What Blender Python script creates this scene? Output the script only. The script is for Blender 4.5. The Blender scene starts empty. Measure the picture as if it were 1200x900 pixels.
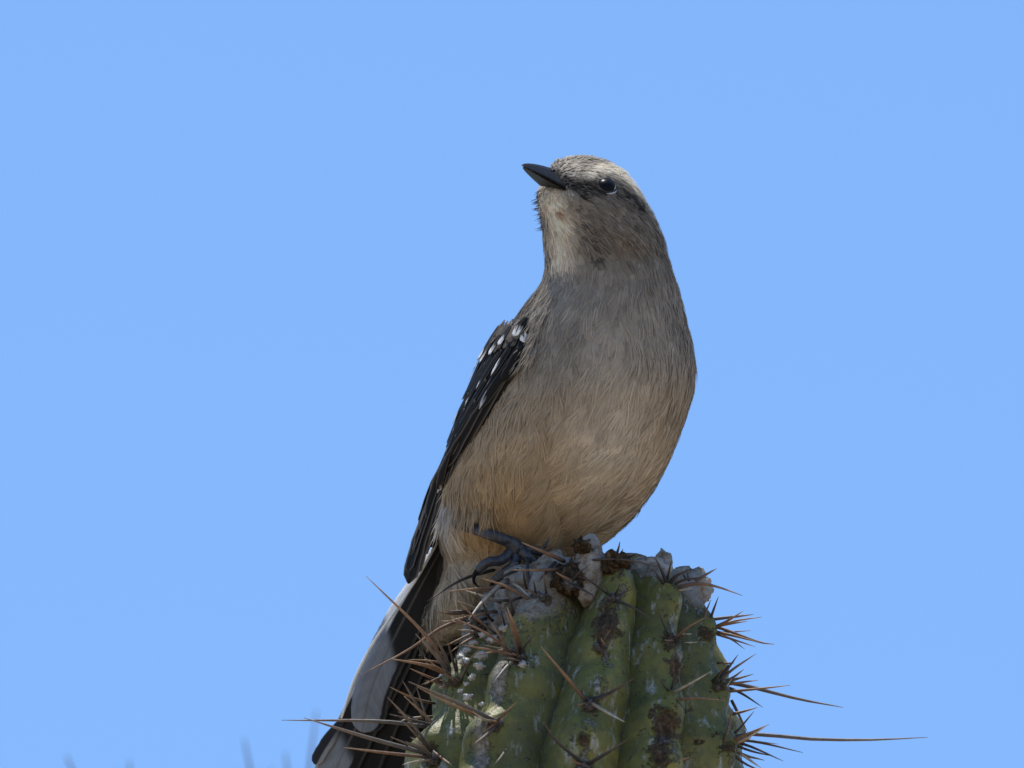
import bpy, math, random
import numpy as np
from mathutils import Vector, noise as mnoise

rng = np.random.default_rng(7)
random.seed(7)
sc = bpy.context.scene
COL = sc.collection

# ------------------------------------------------------------------ camera, sky, sun, exposure
TARGET = np.array([0.0, 0.0, 4.2])        # middle of the picture, beside the bird
CAM = np.array([0.0, -7.0, 1.6])          # standing eye height
DIST = float(np.linalg.norm(TARGET - CAM))
PITCH = math.atan2(TARGET[2] - CAM[2], TARGET[1] - CAM[1])
SP, CP = math.sin(PITCH), math.cos(PITCH)
S = 0.00022                               # metres per photograph pixel at the bird
cd = bpy.data.cameras.new('camera')
cd.sensor_width = 36.0
cd.lens = 36.0 * DIST / (1200 * S)
cd.clip_start = 0.1
cd.clip_end = 5000
cd.dof.use_dof = True
cd.dof.focus_distance = DIST - 0.034
cd.dof.aperture_fstop = cd.lens / 48.0    # 48 mm front opening
cam = bpy.data.objects.new('camera', cd)
COL.objects.link(cam)
cam.location = CAM
cam.rotation_euler = (math.pi / 2 + PITCH, 0, 0)
sc.camera = cam

SUN_EL, SUN_AZ = math.radians(79), math.radians(-40)   # azimuth from +Y (behind the bird) towards +X
world = bpy.data.worlds.new('World')
sc.world = world
world.use_nodes = True
wn = world.node_tree
for n in list(wn.nodes):
    wn.nodes.remove(n)
sky = wn.nodes.new('ShaderNodeTexSky')
sky.sky_type = 'NISHITA'
sky.sun_disc = False
sky.sun_elevation = SUN_EL
sky.sun_rotation = SUN_AZ
sky.altitude = 800
sky.air_density = 1.0
sky.dust_density = 0.0
sky.ozone_density = 4.0
bg = wn.nodes.new('ShaderNodeBackground')
bg.inputs['Strength'].default_value = 0.15
wo = wn.nodes.new('ShaderNodeOutputWorld')
tint = wn.nodes.new('ShaderNodeMix')              # camera white balance: the whole sky a little bluer
tint.data_type = 'RGBA'; tint.blend_type = 'MULTIPLY'
tint.inputs[0].default_value = 1.0
tint.inputs[7].default_value = (1.00, 1.155, 1.27, 1)
wn.links.new(sky.outputs[0], tint.inputs[6])
wn.links.new(tint.outputs[2], bg.inputs['Color'])
wn.links.new(bg.outputs[0], wo.inputs['Surface'])

sl = bpy.data.lights.new('sun', 'SUN')
sl.energy = 5.0
sl.angle = math.radians(0.53)
sl.color = (1.0, 0.95, 0.87)
sun = bpy.data.objects.new('sun', sl)
COL.objects.link(sun)
sdir = Vector((math.sin(SUN_AZ) * math.cos(SUN_EL), math.cos(SUN_AZ) * math.cos(SUN_EL), math.sin(SUN_EL)))
sun.rotation_euler = sdir.to_track_quat('Z', 'Y').to_euler()
sun.location = (-2, 3, 8)

sc.view_settings.view_transform = 'Standard'
sc.view_settings.look = 'None'
sc.view_settings.gamma = 1.0
sc.view_settings.exposure = 0.08
sc.render.engine = 'CYCLES'
sc.cycles.use_denoising = True
sc.cycles.use_adaptive_sampling = False
sc.cycles.max_bounces = 6
sc.cycles.sample_clamp_indirect = 8

# ------------------------------------------------------------------ helpers
def W(q):
    """measured position (across, down, away; in 0.22 mm steps) -> world metres"""
    q = np.asarray(q, float)
    x = (q[..., 0] - 600) * S
    u = (450 - q[..., 1]) * S
    d = q[..., 2] * S
    k = 1 + d / DIST
    x = x * k
    u = u * k
    return np.stack([x, d * CP - u * SP, TARGET[2] + d * SP + u * CP], -1)

ORIG = {}
def mesh_obj(name, v, f, mat, parent=None, attrs=None, smooth=True, origin=None):
    v = np.asarray(v, float).reshape(-1, 3)
    o0 = v.mean(0) if origin is None else np.asarray(origin, float)
    me = bpy.data.meshes.new(name)
    if isinstance(f, np.ndarray):
        nf, k = f.shape
        me.vertices.add(len(v)); me.loops.add(nf * k); me.polygons.add(nf)
        me.vertices.foreach_set('co', (v - o0).astype(np.float32).ravel())
        me.loops.foreach_set('vertex_index', f.astype(np.int32).ravel())
        me.polygons.foreach_set('loop_start', np.arange(0, nf * k, k, dtype=np.int32))
        me.update(calc_edges=True)
    else:
        me.from_pydata([tuple(p) for p in (v - o0)], [], f)
        me.update()
    if smooth:
        me.polygons.foreach_set('use_smooth', np.ones(len(me.polygons), bool))
    for an, av in (attrs or {}).items():
        av = np.asarray(av, np.float32)
        if av.ndim == 2:
            a = me.attributes.new(an, 'FLOAT_COLOR', 'POINT')
            if av.shape[1] == 3:
                av = np.concatenate([av, np.ones((len(av), 1), np.float32)], 1)
            a.data.foreach_set('color', av.ravel())
        else:
            a = me.attributes.new(an, 'FLOAT', 'POINT')
            a.data.foreach_set('value', av)
    me.materials.append(mat)
    o = bpy.data.objects.new(name, me)
    COL.objects.link(o)
    if parent is not None:
        o.parent = parent
        o.location = o0 - ORIG[parent.name]
    else:
        o.location = o0
    ORIG[o.name] = o0
    return o

def thing(name, label, cat, loc, group=None):
    o = bpy.data.objects.new(name, None)
    o.empty_display_size = 0.02
    COL.objects.link(o)
    o.location = loc
    ORIG[o.name] = np.asarray(loc, float)
    o['label'] = label
    o['category'] = cat
    if group:
        o['group'] = group
    return o

def grid_faces(nr, nc, wrap=True):
    r = np.arange(nr - 1)[:, None]
    c = np.arange(nc if wrap else nc - 1)[None, :]
    c2 = (c + 1) % nc
    f = np.stack([r * nc + c, r * nc + c2, (r + 1) * nc + c2, (r + 1) * nc + c], -1)
    return f.reshape(-1, 4)

def unit(a):
    return a / np.maximum(np.linalg.norm(a, axis=-1, keepdims=True), 1e-12)

def tube(path, radii, sides=10, squash=1.0, up=None):
    """closed tapered tube through path (n,3)"""
    path = np.asarray(path, float)
    radii = np.asarray(radii, float)
    t = unit(np.gradient(path, axis=0))
    ref = np.array([0.31, 0.17, 0.93]) if up is None else np.asarray(up, float)
    a = unit(np.cross(t, ref))
    b = np.cross(a, t)
    ang = np.linspace(0, 2 * math.pi, sides, endpoint=False)
    v = path[:, None] + radii[:, None, None] * (a[:, None] * np.cos(ang)[None, :, None] + squash * b[:, None] * np.sin(ang)[None, :, None])
    n = len(path)
    f = [tuple(q) for q in grid_faces(n, sides)]
    f.append(tuple(range(sides))[::-1])
    f.append(tuple((n - 1) * sides + k for k in range(sides)))
    return v.reshape(-1, 3), f

def spline(pts, n):
    """smooth curve through pts"""
    p = np.asarray(pts, float)
    if len(p) == 2:
        return p[0] + (p[1] - p[0]) * np.linspace(0, 1, n)[:, None]
    q = np.vstack([2 * p[0] - p[1], p, 2 * p[-1] - p[-2]])
    u = np.linspace(0, len(p) - 1 - 1e-9, n)
    i = u.astype(int)
    t = (u - i)[:, None]
    a, b, c, d = q[i], q[i + 1], q[i + 2], q[i + 3]
    return 0.5 * (2 * b + (c - a) * t + (2 * a - 5 * b + 4 * c - d) * t ** 2 + (3 * b - a - 3 * c + d) * t ** 3)

def fbm(p, scale, seed=0.0):
    return np.array([mnoise.fractal(Vector((x * scale + seed, y * scale - seed, z * scale + 0.5 * seed)), 1.0, 2.0, 3) for x, y, z in p])

def wavy(p, k, seed):
    """cheap smooth pseudo-noise in about -1..1, vectorised"""
    r = np.random.default_rng(seed)
    o = np.zeros(len(p))
    for j in range(7):
        d = r.normal(size=3)
        o += np.sin(p @ (d * k) + r.uniform(0, 6.28))
    return o / 3.2

def sstep(a, b, x):
    t = np.clip((x - a) / (b - a), 0, 1)
    return t * t * (3 - 2 * t)

# ------------------------------------------------------------------ materials
class NT:
    def __init__(s, name):
        s.m = bpy.data.materials.new(name)
        s.m.use_nodes = True
        s.t = s.m.node_tree
        s.p = s.t.nodes['Principled BSDF']
        s.out = s.t.nodes['Material Output']
    def n(s, typ, **kw):
        x = s.t.nodes.new(typ)
        for k, v in kw.items():
            setattr(x, k, v)
        return x
    def l(s, a, b):
        s.t.links.new(a, b)
    def obj(s):
        if not hasattr(s, 'tc'):
            s.tc = s.n('ShaderNodeTexCoord')
        return s.tc.outputs['Object']
    def noise(s, scale, detail=4, rough=0.6):
        x = s.n('ShaderNodeTexNoise')
        x.inputs['Scale'].default_value = scale
        x.inputs['Detail'].default_value = detail
        x.inputs['Roughness'].default_value = rough
        s.l(s.obj(), x.inputs['Vector'])
        return x.outputs['Fac']
    def ramp(s, src, stops):
        x = s.n('ShaderNodeValToRGB')
        e = x.color_ramp.elements
        while len(e) < len(stops):
            e.new(0.5)
        for i, (p, c) in enumerate(stops):
            e[i].position = p
            e[i].color = (*c, 1) if len(c) == 3 else c
        s.l(src, x.inputs['Fac'])
        return x.outputs['Color']
    def val(s, src, a, b, lo=0.0, hi=1.0):
        x = s.n('ShaderNodeMapRange')
        x.inputs['From Min'].default_value = a
        x.inputs['From Max'].default_value = b
        x.inputs['To Min'].default_value = lo
        x.inputs['To Max'].default_value = hi
        s.l(src, x.inputs['Value'])
        return x.outputs['Result']
    def math(s, op, a, b):
        x = s.n('ShaderNodeMath', operation=op)
        for i, q in enumerate((a, b)):
            if isinstance(q, (int, float)):
                x.inputs[i].default_value = q
            else:
                s.l(q, x.inputs[i])
        x.use_clamp = op != 'SUBTRACT'
        return x.outputs[0]
    def mix(s, fac, a, b, mode='MIX'):
        x = s.n('ShaderNodeMix', data_type='RGBA', blend_type=mode)
        for sock, q in ((x.inputs[0], fac), (x.inputs[6], a), (x.inputs[7], b)):
            if isinstance(q, (int, float)):
                sock.default_value = q
            elif isinstance(q, tuple):
                sock.default_value = (*q, 1)
            else:
                s.l(q, sock)
        return x.outputs[2]
    def attr(s, name):
        return s.n('ShaderNodeAttribute', attribute_name=name)
    def bump(s, h, strength, dist):
        x = s.n('ShaderNodeBump')
        x.inputs['Strength'].default_value = strength
        x.inputs['Distance'].default_value = dist
        s.l(h, x.inputs['Height'])
        s.l(x.outputs[0], s.p.inputs['Normal'])
    def fin(s, col, rough=0.6, spec=0.3):
        if isinstance(col, tuple):
            s.p.inputs['Base Color'].default_value = (*col, 1)
        else:
            s.l(col, s.p.inputs['Base Color'])
        if isinstance(rough, (int, float)):
            s.p.inputs['Roughness'].default_value = rough
        else:
            s.l(rough, s.p.inputs['Roughness'])
        s.p.inputs['Specular IOR Level'].default_value = spec
        return s.m

def m_plumage(name, transl, rough=0.75, spec=0.15):
    t = NT(name)
    c = t.attr('col').outputs['Color']
    t.fin(c, rough, spec)
    tr = t.n('ShaderNodeBsdfTranslucent')
    t.l(c, tr.inputs['Color'])
    mx = t.n('ShaderNodeMixShader')
    mx.inputs[0].default_value = transl
    t.l(t.p.outputs[0], mx.inputs[1])
    t.l(tr.outputs[0], mx.inputs[2])
    t.l(mx.outputs[0], t.out.inputs['Surface'])
    return t.m
M_PLUME = m_plumage('plumage_barbs', 0.35)
def m_vane(name):
    t = NT(name)
    c = t.attr('col').outputs['Color']
    uv = t.attr('vane')                       # r along, g across
    sx = t.n('ShaderNodeSeparateColor')
    t.l(uv.outputs['Color'], sx.inputs[0])
    # fine slanted barbs
    ab = t.math('ABSOLUTE', t.math('SUBTRACT', sx.outputs[1], 0.5), 0)
    k = t.n('ShaderNodeMath', operation='MULTIPLY_ADD')
    k.inputs[1].default_value = -0.35
    t.l(ab, k.inputs[0]); t.l(sx.outputs[0], k.inputs[2])
    sn = t.n('ShaderNodeMath', operation='SINE')
    ml = t.n('ShaderNodeMath', operation='MULTIPLY')
    ml.inputs[1].default_value = 420
    t.l(k.outputs[0], ml.inputs[0]); t.l(ml.outputs[0], sn.inputs[0])
    nz = t.noise(160, 3)
    f = t.val(sn.outputs[0], -1, 1, 0.92, 1.04)
    f2 = t.val(nz, 0.3, 0.7, 0.82, 1.12)
    c2 = t.mix(1.0, c, t.math('MULTIPLY', f, f2), 'MULTIPLY')
    t.bump(sn.outputs[0], 0.25, 0.0001)
    t.fin(c2, 0.6, 0.2)
    tr = t.n('ShaderNodeBsdfTranslucent')
    t.l(c2, tr.inputs['Color'])
    mx = t.n('ShaderNodeMixShader')
    mx.inputs[0].default_value = 0.25
    t.l(t.p.outputs[0], mx.inputs[1]); t.l(tr.outputs[0], mx.inputs[2])
    t.l(mx.outputs[0], t.out.inputs['Surface'])
    return t.m
M_VANE = m_vane('feather_vane')

t = NT('skin_under_plumage')
M_BODY = t.fin(t.attr('col').outputs['Color'], 0.8, 0.1)

t = NT('horn_bill')
n1 = t.noise(700, 4)
t.bump(n1, 0.15, 0.0003)
M_BILL = t.fin(t.ramp(n1, [(0.3, (0.008, 0.008, 0.010)), (0.7, (0.018, 0.018, 0.020))]), 0.50, 0.07)
t = NT('eye_gloss')
n1 = t.noise(900, 2)
M_EYE = t.fin(t.ramp(n1, [(0.3, (0.006, 0.006, 0.008)), (0.7, (0.010, 0.009, 0.009))]), 0.32, 0.07)
t = NT('eyelid_skin')
n1 = t.noise(1500, 3)
M_LID = t.fin(t.ramp(n1, [(0.3, (0.22, 0.23, 0.26)), (0.7, (0.5, 0.5, 0.52))]), 0.6, 0.3)
t = NT('eyelid_dark')
n1 = t.noise(1500, 3)
M_LID_DARK = t.fin(t.ramp(n1, [(0.3, (0.012, 0.012, 0.013)), (0.7, (0.03, 0.028, 0.028))]), 0.6, 0.3)
t = NT('scaled_leg')
n1 = t.noise(900, 4)
vo = t.n('ShaderNodeTexVoronoi'); vo.inputs['Scale'].default_value = 900
t.l(t.obj(), vo.inputs['Vector'])
t.bump(vo.outputs['Distance'], 0.5, 0.0003)
M_LEG = t.fin(t.ramp(n1, [(0.3, (0.016, 0.018, 0.026)), (0.6, (0.042, 0.045, 0.058)), (0.78, (0.11, 0.108, 0.11))]), 0.42, 0.45)

def m_cactus():
    t = NT('cactus_skin')
    n_big = t.noise(55, 4)
    n_mid = t.noise(240, 5, 0.65)
    n_fin = t.noise(900, 4, 0.7)
    n_edge = t.noise(420, 6, 0.72)
    gro = t.attr('groove').outputs['Fac']
    cork = t.attr('cork').outputs['Fac']
    scab = t.attr('scab').outputs['Fac']
    dead = t.attr('dead').outputs['Fac']
    g = t.ramp(n_big, [(0.3, (0.075, 0.082, 0.018)), (0.5, (0.150, 0.145, 0.030)), (0.72, (0.235, 0.20, 0.045))])
    g = t.mix(t.val(n_mid, 0.4, 0.7, 0, 0.6), g, (0.045, 0.052, 0.018))
    bloom = t.math('MULTIPLY', t.val(gro, 0.15, 0.75), t.val(n_mid, 0.3, 0.62))
    g = t.mix(t.math('MULTIPLY', bloom, 0.6), g, (0.10, 0.122, 0.105))
    # chalky specks and dribbles
    sc_ = t.n('ShaderNodeMapping'); sc_.inputs['Scale'].default_value = (1, 1, 0.35)
    t.l(t.obj(), sc_.inputs['Vector'])
    nz = t.n('ShaderNodeTexNoise'); nz.inputs['Scale'].default_value = 330; nz.inputs['Detail'].default_value = 5
    nz.inputs['Roughness'].default_value = 0.7
    t.l(sc_.outputs[0], nz.inputs['Vector'])
    chalk = t.val(nz.outputs['Fac'], 0.56, 0.70, 0, 0.85)
    g = t.mix(chalk, g, (0.36, 0.38, 0.38))
    blk = t.val(t.noise(420, 2, 0.4), 0.715, 0.75, 0, 0.85)
    g = t.mix(blk, g, (0.03, 0.025, 0.018))
    # dead grey tissue
    dcol = t.ramp(n_mid, [(0.28, (0.13, 0.09, 0.055)), (0.42, (0.30, 0.26, 0.20)), (0.6, (0.33, 0.32, 0.30)), (0.8, (0.43, 0.43, 0.42))])
    dfac = t.val(t.math('ADD', dead, t.math('MULTIPLY', t.math('SUBTRACT', n_edge, 0.5), 2.4)), 0.45, 0.62)
    g = t.mix(dfac, g, dcol)
    # corky crest
    ccol = t.ramp(n_fin, [(0.3, (0.10, 0.085, 0.06)), (0.5, (0.27, 0.25, 0.21)), (0.7, (0.46, 0.44, 0.40))])
    cf = t.val(t.math('ADD', cork, t.math('MULTIPLY', t.math('SUBTRACT', n_edge, 0.5), 4.2)), 0.5, 0.8)
    g = t.mix(cf, g, ccol)
    # brown scabs
    scol = t.ramp(t.math('ADD', t.math('MULTIPLY', n_fin, 0.45), t.math('MULTIPLY', n_edge, 0.55)), [(0.32, (0.012, 0.008, 0.006)), (0.45, (0.05, 0.032, 0.018)), (0.56, (0.12, 0.078, 0.045)), (0.68, (0.27, 0.22, 0.16))])
    sf = t.val(t.math('ADD', scab, t.math('MULTIPLY', t.math('SUBTRACT', n_edge, 0.5), 2.6)), 0.5, 0.7)
    g = t.mix(sf, g, scol)
    rough_mask = t.math('MAXIMUM', t.math('MAXIMUM', cf, sf), dfac)
    h = t.math('ADD', t.math('MULTIPLY', n_fin, t.math('ADD', t.math('MULTIPLY', rough_mask, 0.8), 0.1)), t.math('MULTIPLY', n_mid, 0.15))
    t.bump(h, 1.0, 0.0022)
    t.fin(g, t.val(rough_mask, 0, 1, 0.48, 0.9), 0.35)
    return t.m
M_CACTUS = m_cactus()
t = NT('dead_cork')
n1 = t.noise(260, 5, 0.7); n2 = t.noise(1000, 4, 0.7)
c = t.ramp(n1, [(0.3, (0.10, 0.06, 0.035)), (0.40, (0.19, 0.15, 0.105)), (0.48, (0.29, 0.26, 0.22)), (0.60, (0.39, 0.37, 0.335)), (0.8, (0.50, 0.485, 0.46))])
c = t.mix(t.val(n2, 0.58, 0.68, 0, 0.6), c, (0.08, 0.062, 0.05))
t.bump(n2, 0.8, 0.0014)
M_CORK = t.fin(c, 0.85, 0.2)
t = NT('white_wax')
n2 = t.noise(900, 4, 0.6)
t.bump(n2, 0.4, 0.0008)
M_WAX = t.fin(t.ramp(n2, [(0.3, (0.25, 0.235, 0.21)), (0.7, (0.52, 0.51, 0.49))]), 0.5, 0.4)
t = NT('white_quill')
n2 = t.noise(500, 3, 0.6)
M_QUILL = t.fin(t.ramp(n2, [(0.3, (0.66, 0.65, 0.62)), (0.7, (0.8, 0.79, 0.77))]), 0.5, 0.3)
t = NT('brown_scab')
n2 = t.noise(700, 5, 0.75)
t.bump(n2, 1.0, 0.002)
M_SCAB = t.fin(t.ramp(n2, [(0.32, (0.010, 0.007, 0.005)), (0.46, (0.055, 0.034, 0.018)), (0.58, (0.125, 0.085, 0.05)), (0.72, (0.28, 0.235, 0.17))]), 0.9, 0.15)
t = NT('areole_wool')
n2 = t.noise(1100, 4, 0.7)
t.bump(n2, 1.0, 0.0012)
M_WOOL = t.fin(t.ramp(n2, [(0.32, (0.03, 0.026, 0.025)), (0.55, (0.13, 0.12, 0.115)), (0.75, (0.38, 0.36, 0.33))]), 0.95, 0.1)

def m_spine(name, base, mid, tip):
    t = NT(name)
    al = t.attr('along').outputs['Fac']
    n1 = t.noise(450, 4, 0.7)
    oi = t.n('ShaderNodeObjectInfo').outputs['Random']
    x = t.math('ADD', al, t.math('MULTIPLY', t.math('SUBTRACT', oi, 0.5), 0.3))
    c = t.ramp(x, [(0.0, base), (0.45, mid), (0.95, tip)])
    c = t.mix(t.val(n1, 0.35, 0.7, 0, 0.55), c, (0.035, 0.03, 0.028))
    t.bump(n1, 0.5, 0.0004)
    return t.fin(c, 0.55, 0.35)
M_GREY = m_spine('spine_weathered_grey', (0.05, 0.045, 0.042), (0.14, 0.12, 0.105), (0.26, 0.18, 0.125))
M_RUST = m_spine('spine_rust_brown', (0.085, 0.065, 0.055), (0.23, 0.125, 0.070), (0.40, 0.25, 0.14))
M_STRAW = m_spine('spine_straw', (0.16, 0.13, 0.10), (0.46, 0.39, 0.29), (0.62, 0.54, 0.42))
M_BLACK = m_spine('spine_dark', (0.022, 0.020, 0.02), (0.05, 0.042, 0.038), (0.12, 0.075, 0.05))

t = NT('sandy_ground')
n1 = t.noise(0.35, 6); n2 = t.noise(30, 5, 0.7)
c = t.ramp(n1, [(0.3, (0.33, 0.25, 0.165)), (0.7, (0.46, 0.36, 0.25))])
c = t.mix(t.val(n2, 0.5, 0.75, 0, 0.5), c, (0.24, 0.19, 0.14))
t.bump(n2, 0.6, 0.03)
M_GROUND = t.fin(c, 0.95, 0.1)

# ------------------------------------------------------------------ ground
gv = [(-3000, -3000, 0), (3000, -3000, 0), (3000, 3000, 0), (-3000, 3000, 0)]
g = mesh_obj('ground', gv, [(0, 1, 2, 3)], M_GROUND, origin=(0, 0, 0))
g['kind'] = 'structure'

# ------------------------------------------------------------------ the cactus
ZT = TARGET[2]
AX = 0.0                                   # axis depth (y)
PZ = np.array([-0.40, -0.20, -0.125, -0.1057, -0.0965, -0.082, -0.068, -0.0587, -0.054, -0.050])
PR = np.array([58., 52., 47.0, 43.3, 40.0, 35.7, 31.7, 28.0, 24.0, 22.0]) * 1e-3
PC = np.array([640, 652, 667, 672, 682, 683, 693, 694, 694, 694])
def cR(z): return np.interp(z, PZ, PR)
def cC(z): return (np.interp(z, PZ, PC) - 600) * S
def on_cactus(px, py, k=1.0):
    """point of the cactus flank seen in direction px, py; k scales the radius"""
    x = (px - 600) * S
    u = (450 - py) * S
    y = -0.02
    for _ in range(40):
        z = (u + (y) * SP) / CP
        R = cR(z) * k
        yn = -math.sqrt(max(R * R - (x - cC(z)) ** 2, (0.12 * R) ** 2))
        y = 0.5 * y + 0.5 * yn
    z = (u + y * SP) / CP
    return np.array([x, AX + y, ZT + z])
def depth_of(p):
    p = np.asarray(p) - TARGET
    return (p[1] * CP + p[2] * SP) / S

cactus = thing('cactus', 'ribbed green spiny cactus column with corky scarred top under the bird', 'cactus', (float(cC(-0.2)), AX, 0.0))

# scars (place, radius in px)
SCABS = [(709, 732, 17, 30), (703, 757, 9, 10), (722, 660, 15, 12), (779, 846, 19, 26), (772, 880, 14, 22), (791, 780, 8, 22),
         (786, 750, 11, 12), (668, 683, 17, 16), (683, 861, 10, 10), (640, 700, 10, 8), (692, 822, 12, 13), (683, 897, 14, 9),
         (606, 770, 11, 9), (581, 846, 10, 8), (533, 798, 10, 8), (507, 886, 9, 9), (828, 742, 10, 10), (840, 803, 9, 9), (852, 872, 10, 9),
         (820, 833, 4, 4), (841, 855, 4, 5), (821, 867, 6, 4), (508, 872, 6, 6)]
DEADS = [(620, 690, 50, 52), (655, 672, 30, 26), (580, 715, 32, 26), (818, 692, 26, 30), (800, 672, 25, 18), (765, 664, 26, 13), (690, 640, 25, 40)]
CORKS = [(586, 795, 8, 34), (565, 870, 9, 40), (625, 712, 12, 22), (530, 765, 14, 34), (795, 775, 8, 22), (555, 735, 22, 22)]
def marks(P, table):
    w = np.zeros(len(P))
    for (px, py, rx, ry) in table:
        c = on_cactus(px, py)
        d = P - c
        dx = d[:, 0] / (rx * S)
        du = (-d[:, 1] * SP + d[:, 2] * CP) / (ry * S)
        dd = (d[:, 1] * CP + d[:, 2] * SP) / (0.012)
        w = np.maximum(w, np.exp(-0.5 * (dx * dx + du * du) * 1.3 - 0.5 * dd * dd))
    return w

RIBS = [  # angle at the top, at the frame's lower edge, top height offset, half width factor, seen
    (-96, -90, -0.0085, 0.25, 1), (-68, -58, -0.0060, 0.255, 1), (-27, -33, 0.000, 0.30, 1), (15, 4, 0.0015, 0.265, 1), (41, 33, 0.0030, 0.255, 1),
    (68, 65, 0.0035, 0.25, 1), (98, 95, -0.002, 0.25, 1), (127, 127, -0.001, 0.26, 0), (158, 158, 0, 0.26, 0), (188, 188, 0.001, 0.26, 0),
    (216, 216, 0, 0.26, 0), (242, 242, -0.004, 0.25, 0)]
Z_TOP = -0.0525
def build_rib(i, a0, a1, dz, wf, seen):
    zt = Z_TOP + dz
    fine = np.arange(zt - 0.0002, -0.125, -0.0009 if seen else -0.003)
    cap = zt - 0.010 * (1 - np.cos(np.linspace(0, math.pi / 2, 12)))
    fine = np.unique(np.concatenate([cap, fine[fine < zt - 0.010]]))[::-1]
    rest = np.concatenate([np.linspace(-0.130, -0.4, 12), np.linspace(-0.5, -ZT, 26)])
    zz = np.concatenate([fine, rest])
    nps = 44 if seen else 20
    psi = np.linspace(-math.pi, math.pi, nps, endpoint=False)
    h = 0.013
    s = np.sqrt(np.clip(1 - (np.clip(zz - (zt - h), 0, h) / h) ** 2, 0.0004, 1))
    th = np.radians(a0 + (a1 - a0) * sstep(-0.055, -0.118, zz))
    R = cR(zz) + (0.0018 if seen else 0)
    b = 0.47 * R
    rc = R - b - 0.0032 * (1 - s)
    pitch = 0.0165
    wave = 0.036 * np.cos(2 * math.pi * (zz + 0.0045 * i) / pitch) * (zz > -0.2)
    cosq, sinq = np.cos(psi)[None, :], np.sin(psi)[None, :]
    front = np.clip(cosq, 0, 1)
    rr = rc[:, None] + (b * s)[:, None] * cosq * (1 + wave[:, None] * front ** 2 * 2.0)
    tt = (wf * R * s * (0.60 + 0.29 * sstep(zt, zt - 0.036, zz)))[:, None] * sinq * (1 - 0.16 * front ** 3) * (1 + 0.5 * wave[:, None])
    x = cC(zz)[:, None] + rr * np.sin(th)[:, None] + tt * np.cos(th)[:, None]
    y = AX - rr * np.cos(th)[:, None] + tt * np.sin(th)[:, None]
    z = np.repeat((ZT + zz)[:, None], nps, 1)
    P = np.stack([x, y, z], -1).reshape(-1, 3)
    n = np.stack([np.sin(th)[:, None] * cosq + np.cos(th)[:, None] * sinq, -np.cos(th)[:, None] * cosq + np.sin(th)[:, None] * sinq, 0 * (cosq + th[:, None])], -1).reshape(-1, 3)
    at = {}
    sel = P[:, 2] > ZT - 0.13
    if seen:
        P[sel] += n[sel] * (fbm(P[sel], 90, i * 3.1) * 0.0007 + fbm(P[sel], 320, i) * 0.00028)[:, None]
        scab = np.zeros(len(P)); dead = np.zeros(len(P)); ck = np.zeros(len(P))
        scab[sel] = marks(P[sel], SCABS); dead[sel] = marks(P[sel], DEADS); ck[sel] = marks(P[sel], CORKS)
        P[sel] -= n[sel] * (scab[sel] * 0.0010)[:, None]
        P[sel] += n[sel] * (scab[sel] * np.abs(fbm(P[sel], 700, 4)) * 0.0022)[:, None]
    else:
        scab = np.zeros(len(P)); dead = np.zeros(len(P)); ck = np.zeros(len(P))
    crest = np.repeat(np.clip((cosq - 0.955) / 0.045, 0, 1), len(zz), 0).ravel()
    at['groove'] = np.repeat(1 - np.clip(cosq, 0, 1), len(zz), 0).ravel()
    at['cork'] = np.maximum(crest * (0.5 if i != 0 else 0.25), ck * np.repeat(np.clip((cosq - 0.6) / 0.35, 0, 1), len(zz), 0).ravel())
    at['scab'] = scab * 0.85
    topd = sstep(zt - 0.006, zt - 0.001, np.repeat(zz[:, None], nps, 1).ravel())
    at['dead'] = np.maximum(dead * 0.8, topd * 0.7)
    f = [tuple(q) for q in grid_faces(len(zz), nps)]
    f = [q[::-1] for q in f]
    f.append(tuple(range(nps)))
    return mesh_obj('rib', P, f, M_CACTUS, cactus, at)
for i, r in enumerate(RIBS):
    build_rib(i, *r)
# inner stem filling the middle
zz = np.array([-0.0530, -0.0545, -0.060, -0.07, -0.09, -0.12, -0.2, -0.4, -1, -2, -3, -ZT])
v, f = tube(np.stack([cC(zz), np.full(len(zz), AX), ZT + zz], 1), np.concatenate([[0.004, 0.011], 0.62 * cR(zz[2:])]), 24, up=(0, 1, 0))
mesh_obj('stem_core', v, f, M_CORK, cactus)

# lumps of dead tissue -------------------------------------------------
def blob(name, c, r, mat, parent, amp=0.25, freq=2.2, seed=0.0, axis=None, n=(14, 20), hole=None):
    """lumpy closed body: c world centre, r radii (across, away, up in metres)"""
    th = np.linspace(0.02, math.pi - 0.02, n[0])[:, None]
    ph = np.linspace(0, 2 * math.pi, n[1], endpoint=False)[None, :]
    d = np.stack([np.sin(th) * np.cos(ph), np.sin(th) * np.sin(ph), np.cos(th) + 0 * ph], -1).reshape(-1, 3)
    k = 1 + amp * fbm(d, freq, seed) + 0.35 * amp * fbm(d, freq * 4, seed + 3)
    v = d * np.asarray(r) * k[:, None]
    if hole is not None:
        hd, hr, dep = hole
        a = np.arccos(np.clip(d @ unit(np.asarray(hd, float)), -1, 1))
        v *= (1 - dep * np.exp(-(a / hr) ** 2 * 2))[:, None]
    if axis is not None:
        q = Vector((0, 0, 1)).rotation_difference(Vector(axis)).to_matrix()
        v = v @ np.array(q).T
    f = [tuple(q)[::-1] for q in grid_faces(n[0], n[1])]
    f.append(tuple(range(n[1])))
    f.append(tuple((n[0] - 1) * n[1] + j for j in range(n[1]))[::-1])
    return mesh_obj(name, np.asarray(c) + v, f, mat, parent)
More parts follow.
